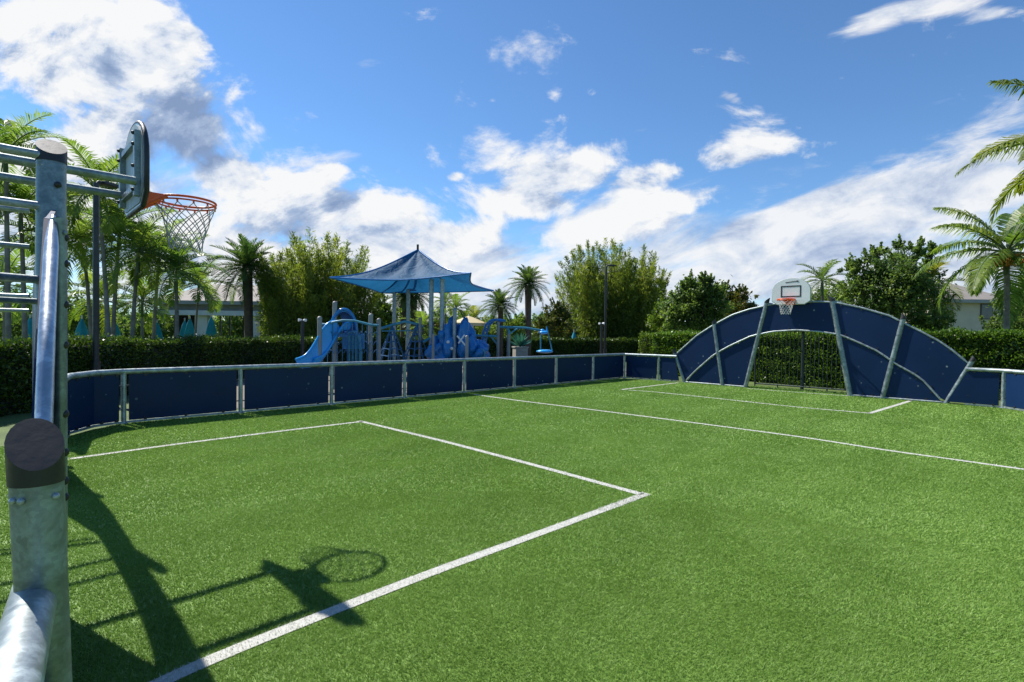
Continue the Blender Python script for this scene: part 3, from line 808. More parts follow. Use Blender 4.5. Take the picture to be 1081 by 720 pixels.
# ------------------------------------------------------------------ basketball hoops
def hoop(label, c, ex, n, w, zb, zt, rim_z, rim_r, off, arm, netm, back):
    """c: xy of the board centre; ex: along the board; n: towards the court"""
    c = V((c[0], c[1], 0)); ex, n = V(ex), V(n); Zv = V((0, 0, 1))
    t = thing('basketball_hoop', label, 'basketball hoop', c+Zv*zb, 'basketball hoops over the two goals')
    hh = zt-zb; pts = []
    # flat bottom with clipped corners, straight sides, rounded shoulders
    pts += [(-.36, 0), (.36, 0), (.5, .13)]
    for a in np.linspace(0, math.pi, 17): pts.append((.5*math.cos(a) if abs(math.cos(a)) > 0 else 0, .50+.5*math.sin(a)**.9))
    pts += [(-.5, .13)]
    poly = [c+ex*(x*w)+Zv*(zb+z*hh) for x, z in pts]
    b = MB(); b.prism(poly if True else poly, -n*.035, 0)
    bb = b.build('backboard', WHITEB, t, .006)
    em = MB()     # dark rubber edge round the board
    ring = [p-n*.0175 for p in poly]; ring.append(ring[0]); em.tube(ring, .021 if back else .0175, 6, caps=False); em.build('edge_trim', BLACKP if back else BOARDBACK, bb)
    bk = MB(); inn = [c-n*.0385+ex*(x*w*.93)+Zv*(zb+hh*.03+z*hh*.94) for x, z in pts]
    bk.prism(inn, -n*.004); bk.build('back_sheet', BOARDBACK, bb)
    sq = MB(); sw, s0, s1 = .25*w, .30*hh, .70*hh; th = .017
    for x in (-sw, sw): sq.box(c+ex*x+n*.003+Zv*(zb+(s0+s1)/2), ex*th, n*.002, Zv*((s1-s0)/2+th))
    for z in (s0, s1): sq.box(c+n*.0035+Zv*(zb+z), ex*(sw-th), n*.002, Zv*th)
    sq.build('target_square', BLACKP, bb)
    lg = MB()     # slanted dark word mark near the top edge (too small to read)
    for j in range(9):
        x = -.15+.034*j; lg.prism([c+n*.002+ex*(x*w)+Zv*(zb+hh*(.835+.004*j)), c+n*.002+ex*((x+.026)*w)+Zv*(zb+hh*(.839+.004*j)), c+n*.002+ex*((x+.034)*w)+Zv*(zb+hh*(.872+.004*j)), c+n*.002+ex*((x+.008)*w)+Zv*(zb+hh*(.868+.004*j))], n*.003)
    lg.box(c+ex*(.165*w)+n*.004+Zv*(zb+hh*.885), ex*.03, n*.003, Zv*.018)
    lg.build('word_mark', BLACKP, bb)
    # rim
    rc = c+n*off+Zv*rim_z; r = MB()
    for dz, rr in ((0, .011), (-.028, .008)):
        r.tube([rc+Zv*dz+(ex*math.cos(a)+n*math.sin(a))*rim_r for a in np.linspace(0, 2*math.pi, 41)], rr, 8, caps=False)
    fl = rim_r*.55
    r.prism([c+ex*.11+n*.004+Zv*(rim_z+.012), c-ex*.11+n*.004+Zv*(rim_z+.012), rc-ex*fl-n*rim_r*.8+Zv*.008, rc+ex*fl-n*rim_r*.8+Zv*.008], -Zv*.012)
    for sg in (-1, 1):
        r.tube([c+ex*sg*.10+n*.01+Zv*(rim_z-.13), rc+ex*sg*rim_r*.62-n*rim_r*.76-Zv*.01], .012, 8)
        r.prism([c+ex*sg*.105+n*.004+Zv*(rim_z), c+ex*sg*.105+n*.004+Zv*(rim_z-.15), rc+ex*sg*rim_r*.60-n*rim_r*.76-Zv*.012, rc+ex*sg*rim_r*.60-n*rim_r*.76], ex*sg*.006)
    r.box(c+n*.006+Zv*(rim_z-.06), ex*.12, n*.006, Zv*.095)
    for k in range(12):
        a = 2*math.pi*k/12; r.tube([rc+(ex*math.cos(a)+n*math.sin(a))*rim_r-Zv*.03, rc+(ex*math.cos(a)+n*math.sin(a))*rim_r-Zv*.055], .008, 6)
    r.build('rim', ORANGE, t)
    nt_ = MB(); K = 12; lev = 7
    def np_(j, a):
        s = j/lev; rr = rim_r*(1-.52*s**.75+.06*s**3)*(1+.03*math.sin(3*a+j)); return rc+(ex*math.cos(a)+n*math.sin(a))*rr-Zv*(.05+.40*s)
    for sg in (-1, 1):
        for k in range(K):
            nt_.tube([np_(j, 2*math.pi*(k+sg*.5*j)/K) for j in range(lev+1)], .0042, 5, caps=False)
    nt_.build('net', netm, t)
    # back frame and arms
    f = MB()
    for x in (-.36*w, .36*w): f.box(c+ex*x-n*.063+Zv*(zb+.45*hh), ex*.03, n*.022, Zv*(.36*hh))
    for z in (.2, .72): f.box(c-n*.060+Zv*(zb+z*hh), ex*(.36*w-.031), n*.018, Zv*.025)
    f.build('back_bracket', STEELD, t, .003)
    for x in (-.36*w, .36*w):
        for z in (.16, .42, .66, .78):
            bo = MB(); bo.ball(c+ex*x-n*.090+Zv*(zb+z*hh), (.016, .016, .016), 0, 8, 6); bo.build('bolt', BLACKP, t)
    for x in arm[0]:
        a = MB(); a.tube([c+ex*x-n*.075+Zv*arm[1], c+ex*x-n*arm[2]+Zv*arm[1]], .034, 14); a.build('arm', STEELD, t)
    return t
# near hoop
nb = AB(1.0, -5.66)
hoop('nearest basketball hoop with orange rim seen from behind its board', AB(.965, -5.66), -B3, A3, .90, 2.68, 3.43, 2.835, .240, .375, ((-.36, .30), 2.86, 1.35), NETB, True)
# far hoop
fb = Q(836, 310, 15.9)[:2]
fc = AB(GL-.20, (fb@B2))
hoop('distant basketball hoop on a white board above the far arch', far_place(far_plane(836, 310)[0], 0, .10), B3, -A3, 1.06, 2.63, 3.40, 2.76, .235, .40, ((-.33, .33), 2.82, .5), NET, False)

# ------------------------------------------------------------------ lamp posts and small posts
def lamp_post(label, x, ytop, Z, arm):
    top = Q(x, ytop, Z); t = thing('lamp_post', label, 'lamp post', (top[0], top[1], 0), 'slim black lamp posts')
    p = MB(); p.tube([(top[0], top[1], 0), (top[0], top[1], .9)], .085, 14); p.tube([(top[0], top[1], .9), (top[0], top[1], top[2])], [.062, .055], 14)
    p.tube([(top[0], top[1], 0), (top[0], top[1], .05)], .15, 14)
    p.build('pole', BLACKM, t)
    h = MB(); d = V(arm)
    h.tube([top-V((0, 0, .05)), top+d*.06+V((0, 0, .03)), top+d*.15+V((0, 0, .04))], .04, 10)
    s = V((-d[1], d[0], 0))
    h.box(top+d*.32+V((0, 0, .045)), d*.18, s*.12, V((0, 0, .035)))
    h.build('lamp_head', BLACKM, t, .015)
    return t
lamp_post('slim black lamp post between the near goal and the palms', 101.5, 193, 11.6, (.15, .9, 0))
lamp_post('slim black lamp post in front of the large bamboo clump', 640, 281, 26.5, (.95, .3, 0))
def flood_post(label, x, y, Z):
    top = Q(x, y, Z); t = thing('floodlight_post', label, 'light post', (top[0], top[1], 0), 'short dark posts with twin white spotlights')
    p = MB(); p.tube([(top[0], top[1], 0), top-V((0, 0, .02))], .06, 12); p.build('post', BLACKM, t)
    for sg in (-1, 1):
        h = MB(); h.tube([top+V((sg*.03, 0, 0)), top+V((sg*.13, -.06, .0))], [.03, .055], 12); h.build('spotlight', WHITEB, t)
flood_post('short dark post with twin white spotlights behind the blue slide', 319.5, 338, 18.5)
flood_post('short dark post with twin white spotlights near the bamboo lamp post', 635, 341.5, 26)

# ------------------------------------------------------------------ playground
PG = 'taupe play posts with rounded caps'
def play_post(label, x, y, Z, r=.055, mat=None, parent=None, name='play_post', group=PG):
    top = Q(x, y, Z); b = V((top[0], top[1], 0))
    m_ = MB(); m_.tube([b, top-V((0, 0, r))], r, 14); m_.ball(top-V((0, 0, r)), r*1.08, 0, 14, 8)
    if parent is not None: return m_.build('post', mat or PBEIGE, parent)
    t = thing(name, label, 'post', b, group); m_.build('shaft', mat or PBEIGE, t); return t
# slide tower
ZS = 15.0
o = Q(353, 360, ZS); tw = thing('slide_tower', 'blue slide tower with arched hood and taupe posts', 'slide', (o[0], o[1], 0))
for x, y, z in ((337.5, 334, ZS-.6), (353.5, 318, ZS), (372, 352, ZS+.2), (391.5, 331, ZS)):
    if x != 372: play_post('', x, y, z, .062, None, tw)
# slide chute : from the hood down to the left
hd = Q(364, 346, ZS); ft = Q(322, 388, ZS-1.0); wv = V((.35, .36, 0))*.50
N_ = 26; row = []
for i in range(N_):
    s = i/(N_-1); p = hd*(1-s)+ft*s
    p[2] = hd[2]*(1-s)+ft[2]*s + .16*math.sin(s*math.pi*2.1-.15)*(1-s*.3); cs_ = []
    for u in np.linspace(-1, 1, 11):
        lift = .20*max(0, abs(u)-.55)/.45 if abs(u) > .55 else 0
        cs_.append(p+wv*u+V((0, 0, lift)))
    row.append(cs_)
row = np.array(row)
sl = MB(); sl.grid(row, 0, True); sl.grid(row-V((0, 0, .035)), 0, True, True)
for sd in (0, -1): sl.tube(row[:, sd], .035, 8)
sl.build('chute', PBLUE2, tw)
# arched hood over the slide entrance (thick half ring plus panel)
hc = Q(363, 352, ZS+.15); hx = unit(V((.86, .25, 0))); hy = V((-hx[1], hx[0], 0)); HR = .36
hm = MB(); ring = [hc+hx*HR*math.cos(a)+V((0, 0, HR*1.9*math.sin(a))) for a in np.linspace(0, math.pi, 21)]
for k_, (d0, d1) in enumerate(((-.12, .55),)):
    hm.grid(np.array([[p+hy*d0 for p in ring], [p+hy*d1 for p in ring]]), 0, True)
    hm.grid(np.array([[hc+(p-hc)*.9+hy*d0 for p in ring], [hc+(p-hc)*.9+hy*d1 for p in ring]]), 0, True, True)
    hm.grid(np.array([[p+hy*d0 for p in ring], [hc+(p-hc)*.9+hy*d0 for p in ring]]), 0, False)
hm.tube([p-hy*.12 for p in ring], .045, 8)
hm.prism([hc+hx*HR*.9*math.cos(a)+V((0, 0, HR*1.7*math.sin(a)))+hy*.5 for a in np.linspace(0, math.pi*.62, 12)]+[hc+hy*.5], hy*.03)
hm.build('hood', PBLUE, tw)
pf = MB(); pf.box(hc+hy*.25-V((0, 0, .06)), hx*.42, hy*.5, V((0, 0, .04)));
pf.box(hc+hx*.28-hy*.1-V((0, 0, .22)), hx*.30, hy*.02, V((0, 0, .22)))
pf.build('deck', PBLUE, tw, .01)
st = MB()
for x in (369, 372.5, 376, 380): 
    a = Q(x, 354, ZS-.15); st.tube([(a[0], a[1], 0), a], .03, 8)
lp = [Q(367, 352, ZS-.2), Q(374, 350, ZS-.2), Q(379, 356, ZS-.2), Q(381, 372, ZS-.2)]; lp.append(V((lp[-1][0], lp[-1][1], 0)))
st.tube(lp, .035, 8); st.build('climbing_loop', PTEAL, tw)
# wavy hand rail with a rope net below
nw = Q(380, 345, ZS-.3); nt0 = thing('rope_net_climber', 'low rope net hung below a wavy teal rail beside the slide', 'climbing net', (nw[0], nw[1], 0))
rl = [Q(x, y, ZS-.35) for x, y in ((337.5, 342), (345, 342.5), (352, 340), (362, 338.2), (374, 338.6), (384, 341), (391.5, 343), (400, 343.5))]
mb = MB(); mb.tube(rl, .032, 8); mb.build('rail', PTEAL, nt0)
mb = MB()
for x in np.arange(341, 400, 5.2):
    a = Q(x, 341, ZS-.35); mb.tube([(a[0], a[1], .3), a], .012, 5, caps=False)
for yy in (352, 362, 371):
    mb.tube([Q(x, yy+2.2*math.sin(x*1.2), ZS-.35) for x in np.arange(341, 401, 1.6)], .012, 5, caps=False)
mb.build('rope_mesh', ROPE, nt0)
play_post('taupe play post with rounded cap right of the slide net', 400, 336, 15.6, .06)
play_post('thin taupe post before the rope pyramid', 443.5, 335, 19.5, .05)
# net pyramid
zc = 19.6; pb = Q(428, 372, zc); py = thing('rope_pyramid', 'blue rope climbing pyramid under the shade sail', 'climbing net', (pb[0], pb[1], 0))
ap = [Q(414, 343, zc), Q(440, 342, zc)]
mb = MB(); mb.tube([Q(403, 346.5, zc-.6), ap[0], Q(427, 339.5, zc), ap[1], Q(446, 345, zc+.3)], .05, 8); mb.tube([Q(403, 349.5, zc-.6), Q(446, 349, zc+.3)], .02, 8); mb.build('top_rail', PTEAL, py)
mb = MB()
for a0, c0 in ((ap[0], 0), (ap[1], 1)):
    cx = V((a0[0], a0[1], 0))
    for lv in np.linspace(.2, 1, 7):
        rr = .75*lv; z = a0[2]*(1-lv)
        mb.tube([cx+V((rr*math.cos(a)*(1.0), rr*math.sin(a), z+.03*math.sin(5*a))) for a in np.linspace(0, 2*math.pi, 17)], .016, 5, caps=False)
    for k in range(9):
        a = 2*math.pi*k/9; mb.tube([a0, cx+V((.75*math.cos(a+.5), .75*math.sin(a+.5), 0))], .02, 5, caps=False)
mb.build('ropes', ROPE, py)
# shade sail on four steel posts
zc_ = 3.55
def atz(x, y, z):
    d = ray(x, y); t = (z-H)/d[2]; return V((d[0]*t, d[1]*t, z))
cL, cR1, cR2, cBL = atz(348, 293, 3.55), atz(497, 288.5, 3.72), atz(521, 307, 3.40), atz(402, 309, 3.40)
apx = Q(441, 264, 21.0)
ss_ = thing('shade_sail', 'peaked blue mesh shade sail over the playground', 'shade sail', ((cL+cR2)[0]/2, (cL+cR2)[1]/2, 0))
cloth = MB()
def sail_face(a, b, drop):
    P = []
    for i in range(15):
        s = i/14; row = []
        for j in range(17):
            u = j/16; e = a*(1-u)+b*u; mid = (a+b)/2; cen = apx*V((1, 1, 0))+V((0, 0, e[2]))
            e = e+(cen-e)*.16*math.sin(u*math.pi) - V((0, 0, drop))*math.sin(u*math.pi)
            p = apx*(1-s)+e*s; sag = math.sin(s*math.pi)**1.0
            p = p-V((0, 0, .30))*sag*(s*.4+.6)+V((0, 0, .05*math.sin(u*math.pi*6)*math.sin(s*math.pi)))
            row.append(p)
        P.append(row)
    cloth.grid(np.array(P), 0, True)
sail_face(cL, cR1, .12); sail_face(cR1, cR2, .05); sail_face(cR2, cBL, .05); sail_face(cBL, cL, .08)
cl = cloth.build('canopy', SAIL, ss_)
mb = MB()
for a, b, dr in ((cL, cR1, .12), (cR1, cR2, .05), (cR2, cBL, .05), (cBL, cL, .08)):
    pt = []
    for j in range(17):
        u = j/16; e = a*(1-u)+b*u; cen = apx*V((1, 1, 0))+V((0, 0, e[2])); pt.append(e+(cen-e)*.16*math.sin(u*math.pi)-V((0, 0, dr))*math.sin(u*math.pi))
    mb.tube(pt, .03, 6, caps=False)
for c in (cL, cR1, cR2, cBL):
    pt = [apx*(1-s)+c*s-V((0, 0, .30))*math.sin(s*math.pi)*(s*.4+.6)+V((0, 0, .012)) for s in np.linspace(0, 1, 15)]
    mb.tube(pt, .028, 6, caps=False)
mb.build('seam', PBLUE, cl)
mb = MB(); mb.tube([apx-V((0, 0, .35)), apx+V((0, 0, .22))], .045, 10); mb.build('peak_post', BLACKM, ss_)
for x, z in ((416.5, 23.6), (431, 23.0), (455.5, 19.6), (467, 19.2)):
    tp = Q(x, 302, z); 
    mb = MB(); mb.tube([(tp[0], tp[1], 0), tp+V((0, 0, .25))], .085, 12)
    if True: mb.tube([tp+V((0, 0, .2)), apx-V((0, 0, .25))], .03, 8)
    mb.build('post', STEEL, ss_)
# dark post, blue boulder climber
play_post('tall dark grey play post between the shade sail and blue boulder', 480.2, 325, 19, .075, STEEL, None, 'play_post', PG)
play_post('taupe play post in front of the blue boulder climber', 493, 354, 18, .06)
play_post('taupe play post right of the blue boulder climber', 526, 340, 20.5, .06)
play_post('taupe play post under the teal swing beam', 537, 352, 20.5, .07)
play_post('taupe play post left of the blue boulder climber', 457.5, 352, 18.4, .05)
zb = 19.5; c = Q(485, 366, zb); bt = thing('boulder_climber', 'blue moulded boulder climber with white crossed bars', 'climbing boulder', (c[0], c[1], 0))
def lump(cx, cy, rx, rz, ry, seed, name, z=zb):
    c = Q(cx, cy, z); sc = z/F; r_ = np.random.default_rng(seed); ph = r_.uniform(0, 6, 6); P = []
    for i in range(19):
        t_ = math.pi*i/18; row = []
        for k in range(25):
            a = 2*math.pi*k/24; d = V((math.sin(t_)*math.cos(a), math.sin(t_)*math.sin(a), math.cos(t_)))
            f = 1+.14*math.sin(3*a+ph[0])*math.sin(t_)+.13*math.sin(5*t_+ph[1]+2*a)+.09*math.sin(7*a+4*t_+ph[2])+.06*math.sin(9*t_-5*a+ph[3])
            row.append(c+d*f*V((rx*sc, ry, rz*sc)))
        P.append(row)
    P = np.array(P); P[..., 2] = np.maximum(P[..., 2], 0.0)
    mb = MB(); mb.grid(P, 0, True); return mb.build(name, PBLUE, bt)
lump(463, 373, 11, 15, .6, 1, 'boulder_lump'); lump(477, 362, 10, 24, .6, 2, 'boulder_lump'); lump(491, 361, 10, 22, .55, 3, 'boulder_lump', zb-.2)
lump(505, 373, 12, 13, .6, 4, 'boulder_lump'); lump(470, 356, 7, 11, .4, 8, 'boulder_lump', zb-.1); lump(497, 366, 8, 12, .4, 9, 'boulder_lump', zb-.3)
mb = MB(); a = Q(507, 374, zb-.62)
mb.tube([a+V((.16*math.cos(t_), 0, .17*math.sin(t_))) for t_ in np.linspace(0, 2*math.pi, 21)], .04, 8, caps=False); mb.ball(a+V((0, .05, 0)), (.13, .06, .14)); mb.build('crawl_hole', PTEAL, bt)
mb = MB()
for p, q in (((482.5, 354.5), (492.5, 366)), ((490.5, 353.5), (484, 362.5))): mb.tube([Q(*p, zb-.85), Q(*q, zb-.85)], .03, 8)
for x, y in ((473, 361), (477, 368)): mb.ball(Q(x, y, zb-.8), .06)
mb.build('white_cross_bars', WHITEB, bt)  # crossed white bars and small white balls in front of the lumps
# teal arches between
ar = Q(515, 350, 21); at_ = thing('arch_ladder', 'blue arched ladder beside the boulder climber', 'climbing arch', (ar[0], ar[1], 0))
mb = MB()
for dx in (0, 3.5): mb.tube([Q(x+dx, y, 21+dx*.15) for x, y in ((508, 372), (510, 352), (513, 343), (518, 338.5), (524, 337.5), (530, 339))], .05, 8)
for x, y in ((509.5, 358), (510.5, 350), (513.5, 343), (519, 338.6)): mb.tube([Q(x, y, 21), Q(x+3.5, y, 21.5)], .03, 6)
mb.build('ladder', PBLUE, at_)
mb = MB(); mb.tube([Q(447, 361, 19.4), Q(456, 356, 19.6), Q(470, 355.5, 20)], .05, 8); mb.tube([Q(496, 354, 20.5), Q(525, 355, 20.5), Q(526, 364, 20.5)], .045, 8); mb.tube([Q(518, 355, 20.5), Q(526, 365, 20.5)], .03, 8)
mb.build('teal_rail', PTEAL, at_)
# swing beam with hanging saucer seat
sb = Q(555, 350, 21); sw = thing('saucer_swing', 'teal beam carrying a hanging blue saucer seat', 'swing', (sb[0], sb[1], 0))
mb = MB(); mb.tube([Q(527, 345, 21), Q(555, 346.2, 21), Q(574, 349, 21)], [.05, .05, .035], 10); mb.tube([Q(537, 353, 20.6), Q(547, 346.2, 21)], .03, 8); mb.tube([Q(537, 348, 20.6), Q(537, 380, 20.6)], .05, 8)
mb.tube([Q(536, 345.4, 21), Q(537, 352, 20.6)], .04, 8); mb.build('beam', PTEAL, sw)
mb = MB(); c = Q(574, 351, 21); mb.ball(c, (.20, .20, .07)); mb.ball(c+V((-.05, 0, .07)), (.09, .09, .07)); mb.tube([c+V((.13, 0, .0)), c+V((.11, 0, .25))], [.05, .01], 8); mb.build('hub', PBLUE2, sw)
mb = MB(); s0 = Q(575, 371, 21); mb.ball(s0, (.34, .3, .07)); mb.ball(s0+V((.02, 0, .03)), (.30, .26, .05)); mb.build('seat', PBLUE2, sw)
mb = MB()
for dx, x2 in ((-.12, -.16), (.16, .3)): mb.tube([c+V((dx, 0, 0)), s0+V((x2, 0, .02))], .025, 8)
mb.build('hanger', PTEAL, sw)
# planter with agave
pl = Q(549, 376, 21.5); pt_ = thing('stone_planter', 'square pale planter box behind the blue fence', 'planter', (pl[0], pl[1], 0))
zt = Q(549, 366, 21.5)[2]; mb = MB(); mb.box((pl[0], pl[1], zt/2), (.24, .07, 0), (-.07, .24, 0), (0, 0, zt/2)); mb.box((pl[0], pl[1], zt-.02), (.27, .078, 0), (-.078, .27, 0), (0, 0, .03)); mb.build('box', STONE, pt_, .01)
ag = thing('agave_plant', 'spiky teal agave growing in the stone planter', 'plant', (pl[0], pl[1], zt-.02))
cc = []; ax = []
for i in range(34):
    a = i*2.4; e = R(80)-i*R(1.9); d = V((math.cos(a)*math.cos(e), math.sin(a)*math.cos(e), math.sin(e))); cc.append(V((pl[0], pl[1], zt))+d*.30); ax.append(d)
big_mesh('leaves', leaves(np.array(cc), np.array(ax), .62, .10), 4, L_TEAL, ag)
# cream umbrella in the distance
u = Q(495, 341, 30); cu = thing('market_umbrella', 'open cream umbrella beyond the playground', 'umbrella', (u[0], u[1], 0))
mb = MB(); ap_ = u+V((0, 0, .42)); rim = [u+V((1.05*math.cos(a), 1.05*math.sin(a), 0)) for a in np.linspace(0, 2*math.pi, 9)[:-1]]
for i in range(8): mb.add([ap_, rim[i], rim[(i+1) % 8]], [(0, 1, 2)]); mb.add([rim[i], rim[(i+1) % 8], rim[(i+1) % 8]-V((0, 0, .16)), rim[i]-V((0, 0, .16))], [(0, 1, 2, 3)])
mb.build('canopy', CREAMC, cu); mb = MB(); mb.tube([(u[0], u[1], 0), ap_+V((0, 0, .1))], .04, 8); mb.build('pole', WHITEW, cu)
# closed teal umbrellas by the pavilion
def closed_umbrella(label, x, ytop, Z, h=1.55):
    tp = Q(x, ytop, Z); t = thing('closed_umbrella', label, 'umbrella', (tp[0], tp[1], 0), 'furled teal umbrellas by the pool')
    mb = MB(); P = []
    for i, (z, r) in enumerate(((0, .02), (.25, .12), (.55, .20), (.9, .25), (1.25, .27), (1.5, .24), (1.62, .20))):
        row = []
        for k in range(25):
            a = 2*math.pi*k/24; row.append(tp+V((0, 0, -z*h/1.55))+V((math.cos(a), math.sin(a), 0))*r*(1+.22*math.cos(6*a)*min(1, z)))
        P.append(row)
    mb.grid(np.array(P), 0, True, True); mb.build('canopy', TEALC, t)
    mb = MB(); mb.tube([(tp[0], tp[1], 0), tp+V((0, 0, .12))], .03, 8); mb.build('pole', WHITEW, t)
for x, y, z, l in ((32, 335, 22, 'furled teal umbrella at the far left between leaning palm trunks'), (86.5, 336, 21, 'furled teal umbrella just left of the near lamp post'),
                   (121, 338, 24, 'furled teal umbrella just right of the near lamp post'), (166, 340, 27, 'small furled teal umbrella left of the pavilion'),
                   (195, 338, 28, 'furled teal umbrella seen in the pavilion opening, left of two'), (200.5, 336, 27, 'furled teal umbrella seen in the pavilion opening, right of two'),
                   (223, 334, 28.5, 'furled teal umbrella right of the white pavilion column'), (606, 350, 33, 'small furled blue umbrella left of the large bamboo')):
    closed_umbrella(l, x, y, z)

# ------------------------------------------------------------------ hedges
HG = 'clipped green hedges round the court'
def hp(x, ytop, Z):
    p = Q(x, ytop, Z); return p[:2], p[2]
hl = [hp(-120, 363, 8.3), hp(10, 362, 10.3), hp(120, 360, 13.2), hp(262, 358, 18.2), hp(370, 357.5, 23), hp(440, 357.5, 27)]
hedge('long dark clipped hedge left of the playground', [p for p, z in hl], [z for p, z in hl], .9, L_HEDGE, .075, 1250, 1, HG)
hl = [hp(440, 357.5, 27.0), hp(520, 357.5, 30.5), hp(600, 358, 33), hp(720, 359, 33.5)]
hedge('distant clipped hedge behind the swing and lamp post', [p for p, z in hl], [max(1.25, z) for p, z in hl], 1.0, L_HEDGE, .10, 800, 2, HG)
def hab(a, b): return AB(a, b)[:2]
hedge('tall glossy hedge right behind the arch goal', [hab(20.6, -11.6), hab(20.5, -7), hab(20.3, -3), hab(20.2, 2), hab(20.2, 9)], [1.72, 1.72, 1.80, 1.88, 1.92], 1.3, L_HEDGER, .085, 1500, 3, HG)
hedge('low light green hedge stub left of the arch goal', [hab(22.4, -13.4), hab(22.4, -11.2)], [1.62, 1.66], 1.2, L_LIME, .08, 1200, 4, HG)

# ------------------------------------------------------------------ palms
PLG = 'palms beyond the left hedge'
def pal(label, tx, cx, cy, Z, nf, fl, seed, kind='adonidia', leafm=None, r=.07, name='palm_tree', group=PLG, extra=None):
    b = Q(tx, 380, Z); c = Q(cx, cy, Z)
    return palm(name, label, (b[0], b[1], 0), c, nf, fl, kind, r, seed, leafm, group, extra=extra)
pal('tall palm at the far left edge with crown above the goal rails', 9, 6, 163, 17, 16, 1.75, 1)
pal('leaning palm at the far left with crown behind the upper goal tubes', 27, 22, 222, 18, 16, 1.75, 2)
pal('palm behind the bolted goal post', 58, 48, 250, 19, 15, 1.9, 3)
pal('tallest palm behind the arms of the near hoop', 116, 104, 203, 18, 18, 1.75, 4)
pal('palm beside the near lamp post with low crown', 98, 88, 258, 21, 15, 1.9, 5)
pal('palm with grey trunk right of the near lamp post', 118, 126, 243, 20, 16, 1.9, 6)
pal('palm with straight grey trunk under the near hoop net', 138, 146, 266, 19, 17, 1.75, 7)
pal('palm with yellowing low fronds before the pavilion', 187, 186, 288, 19.5, 16, 1.75, 8)
pal('slim palm left of the pavilion', 161, 168, 270, 23, 15, 1.9, 9)
pal('short lime palm in the gap left of the pavilion', 150, 150, 318, 26, 14, 1.9, 10, leafm=L_LIME)
pal('short palm in front of the pavilion column', 205, 210, 300, 24, 13, 1.6, 11, r=.045)
pal('short lime palm behind the near lamp post', 112, 112, 318, 27, 14, 2.0, 12, leafm=L_LIME)
pal('small palm at the far left behind the hedge', 5, 5, 300, 25, 14, 2.2, 13)
DG = 'date palms with round crowns'
pal('date palm with brown trunk before the pavilion roof', 263, 261, 281, 25, 46, 2.0, 21, 'date', r=.19, name='date_palm', group=DG)
pal('shorter date palm right of the shade sail', 528.5, 528, 322, 30, 44, 1.35, 22, 'date', r=.15, name='date_palm', group=DG)
pal('taller date palm left of the orange green tree', 557.5, 557.5, 299, 30, 46, 1.5, 23, 'date', r=.17, name='date_palm', group=DG)
pal('left one of two date palms under the shade sail', 426, 425, 313, 33, 40, 1.5, 24, 'date', r=.18, name='date_palm', group=DG)
pal('right one of two date palms under the shade sail', 436, 437, 311, 33.5, 40, 1.55, 25, 'date', r=.18, name='date_palm', group=DG)
pal('thin dark palm right of the shade sail posts', 470.5, 470, 319, 36, 12, 1.3, 26, r=.07)
pal('low dark palm behind the dark grey play post', 480.5, 481, 326, 33, 14, 1.2, 27, r=.08)
pal('small yellow palm behind the cream umbrella', 500, 500, 338, 40, 16, 1.6, 28, leafm=L_COCO, r=.09)
pal('low palm below the shade sail right edge', 446, 446, 346, 30, 13, 1.3, 29, r=.09)
def fruit(t, crown):
    mb = MB(); rg = np.random.default_rng(3)
    for i in range(90):
        a = rg.uniform(-2.9, -.1) if i % 3 else rg.uniform(0, 6.28); d = V((math.cos(a)*.75-.25, math.sin(a)*.5-.45, -.10)); L_ = rg.uniform(.5, 1.05)
        mb.tube([crown-V((0, 0, .15)), crown+d*L_*.6-V((0, 0, .10)), crown+d*L_-V((0, 0, .42*L_+.1))], [.018, .018, .026], 5, caps=False)
    mb.build('flower_cluster', ORFRUIT, t)
RG = 'coconut palms at the right'
pal('coconut palm with orange fruit cluster at the right edge', 1062, 1063, 266, 17.5, 17, 3.0, 31, 'coco', L_PALM, .085, 'coconut_palm', RG, fruit)
pal('coconut palm whose yellow fronds hang in from the right edge', 1180, 1166, 158, 12, 20, 2.9, 37, 'coco', L_COCO, .11, 'coconut_palm', RG)
pal('yellow green palm behind the white backboard', 868, 868, 296, 27, 13, 1.35, 33, leafm=L_LIME, r=.09, group=RG)
pal('small lime palm left of the tan house', 975, 976, 305, 24, 13, 1.7, 34, leafm=L_COCO, r=.05, group=RG)

# ------------------------------------------------------------------ bamboo and trees
BG = 'bamboo clumps'
def gb(x, Z): p = Q(x, 380, Z); return (p[0], p[1], 0)
bamboo('bamboo clump left of the shade sail behind the slide', gb(334, 26), 2.75, 2.2, 6.3, 170, 70000, 1, BG)
bamboo('larger bamboo clump in the centre behind the lamp post', gb(643, 38), 3.75, 3.0, 8.0, 200, 80000, 2, BG)
TRG = 'broadleaf trees behind the hedges'
def tr(label, tx, Z, cl, n, ls, mat, seed, **k):
    """cl: crown clumps (px x, px y, px rx, px ry)"""
    s = Z/F; C_ = [(Q(x, y, Z+random.uniform(-.8, .8)), (rx*s, min(rx, ry*1.3)*s*.9, ry*s)) for x, y, rx, ry in cl]
    return tree('broadleaf_tree', label, gb(tx, Z), C_, n, ls, mat, seed, group=TRG, **k)
tr('broad dark green tree left of the white backboard', 738, 27, [(735, 312, 22, 18), (718, 328, 18, 16), (752, 322, 16, 16), (738, 338, 30, 14), (728, 300, 9, 8), (745, 300, 9, 9)], 15000, .17, L_TREE, 1)
tr('olive yellow tree between the dark tree and arch goal', 775, 29, [(774, 318, 14, 14), (764, 307, 9, 8), (784, 312, 10, 9), (776, 334, 20, 14), (790, 326, 10, 6)], 9000, .15, L_WARM, 2)
tr('light green tree between the bamboo and dark tree', 704, 31, [(704, 325, 10, 14), (700, 340, 14, 14), (712, 340, 10, 12)], 6000, .16, L_LIME, 3)
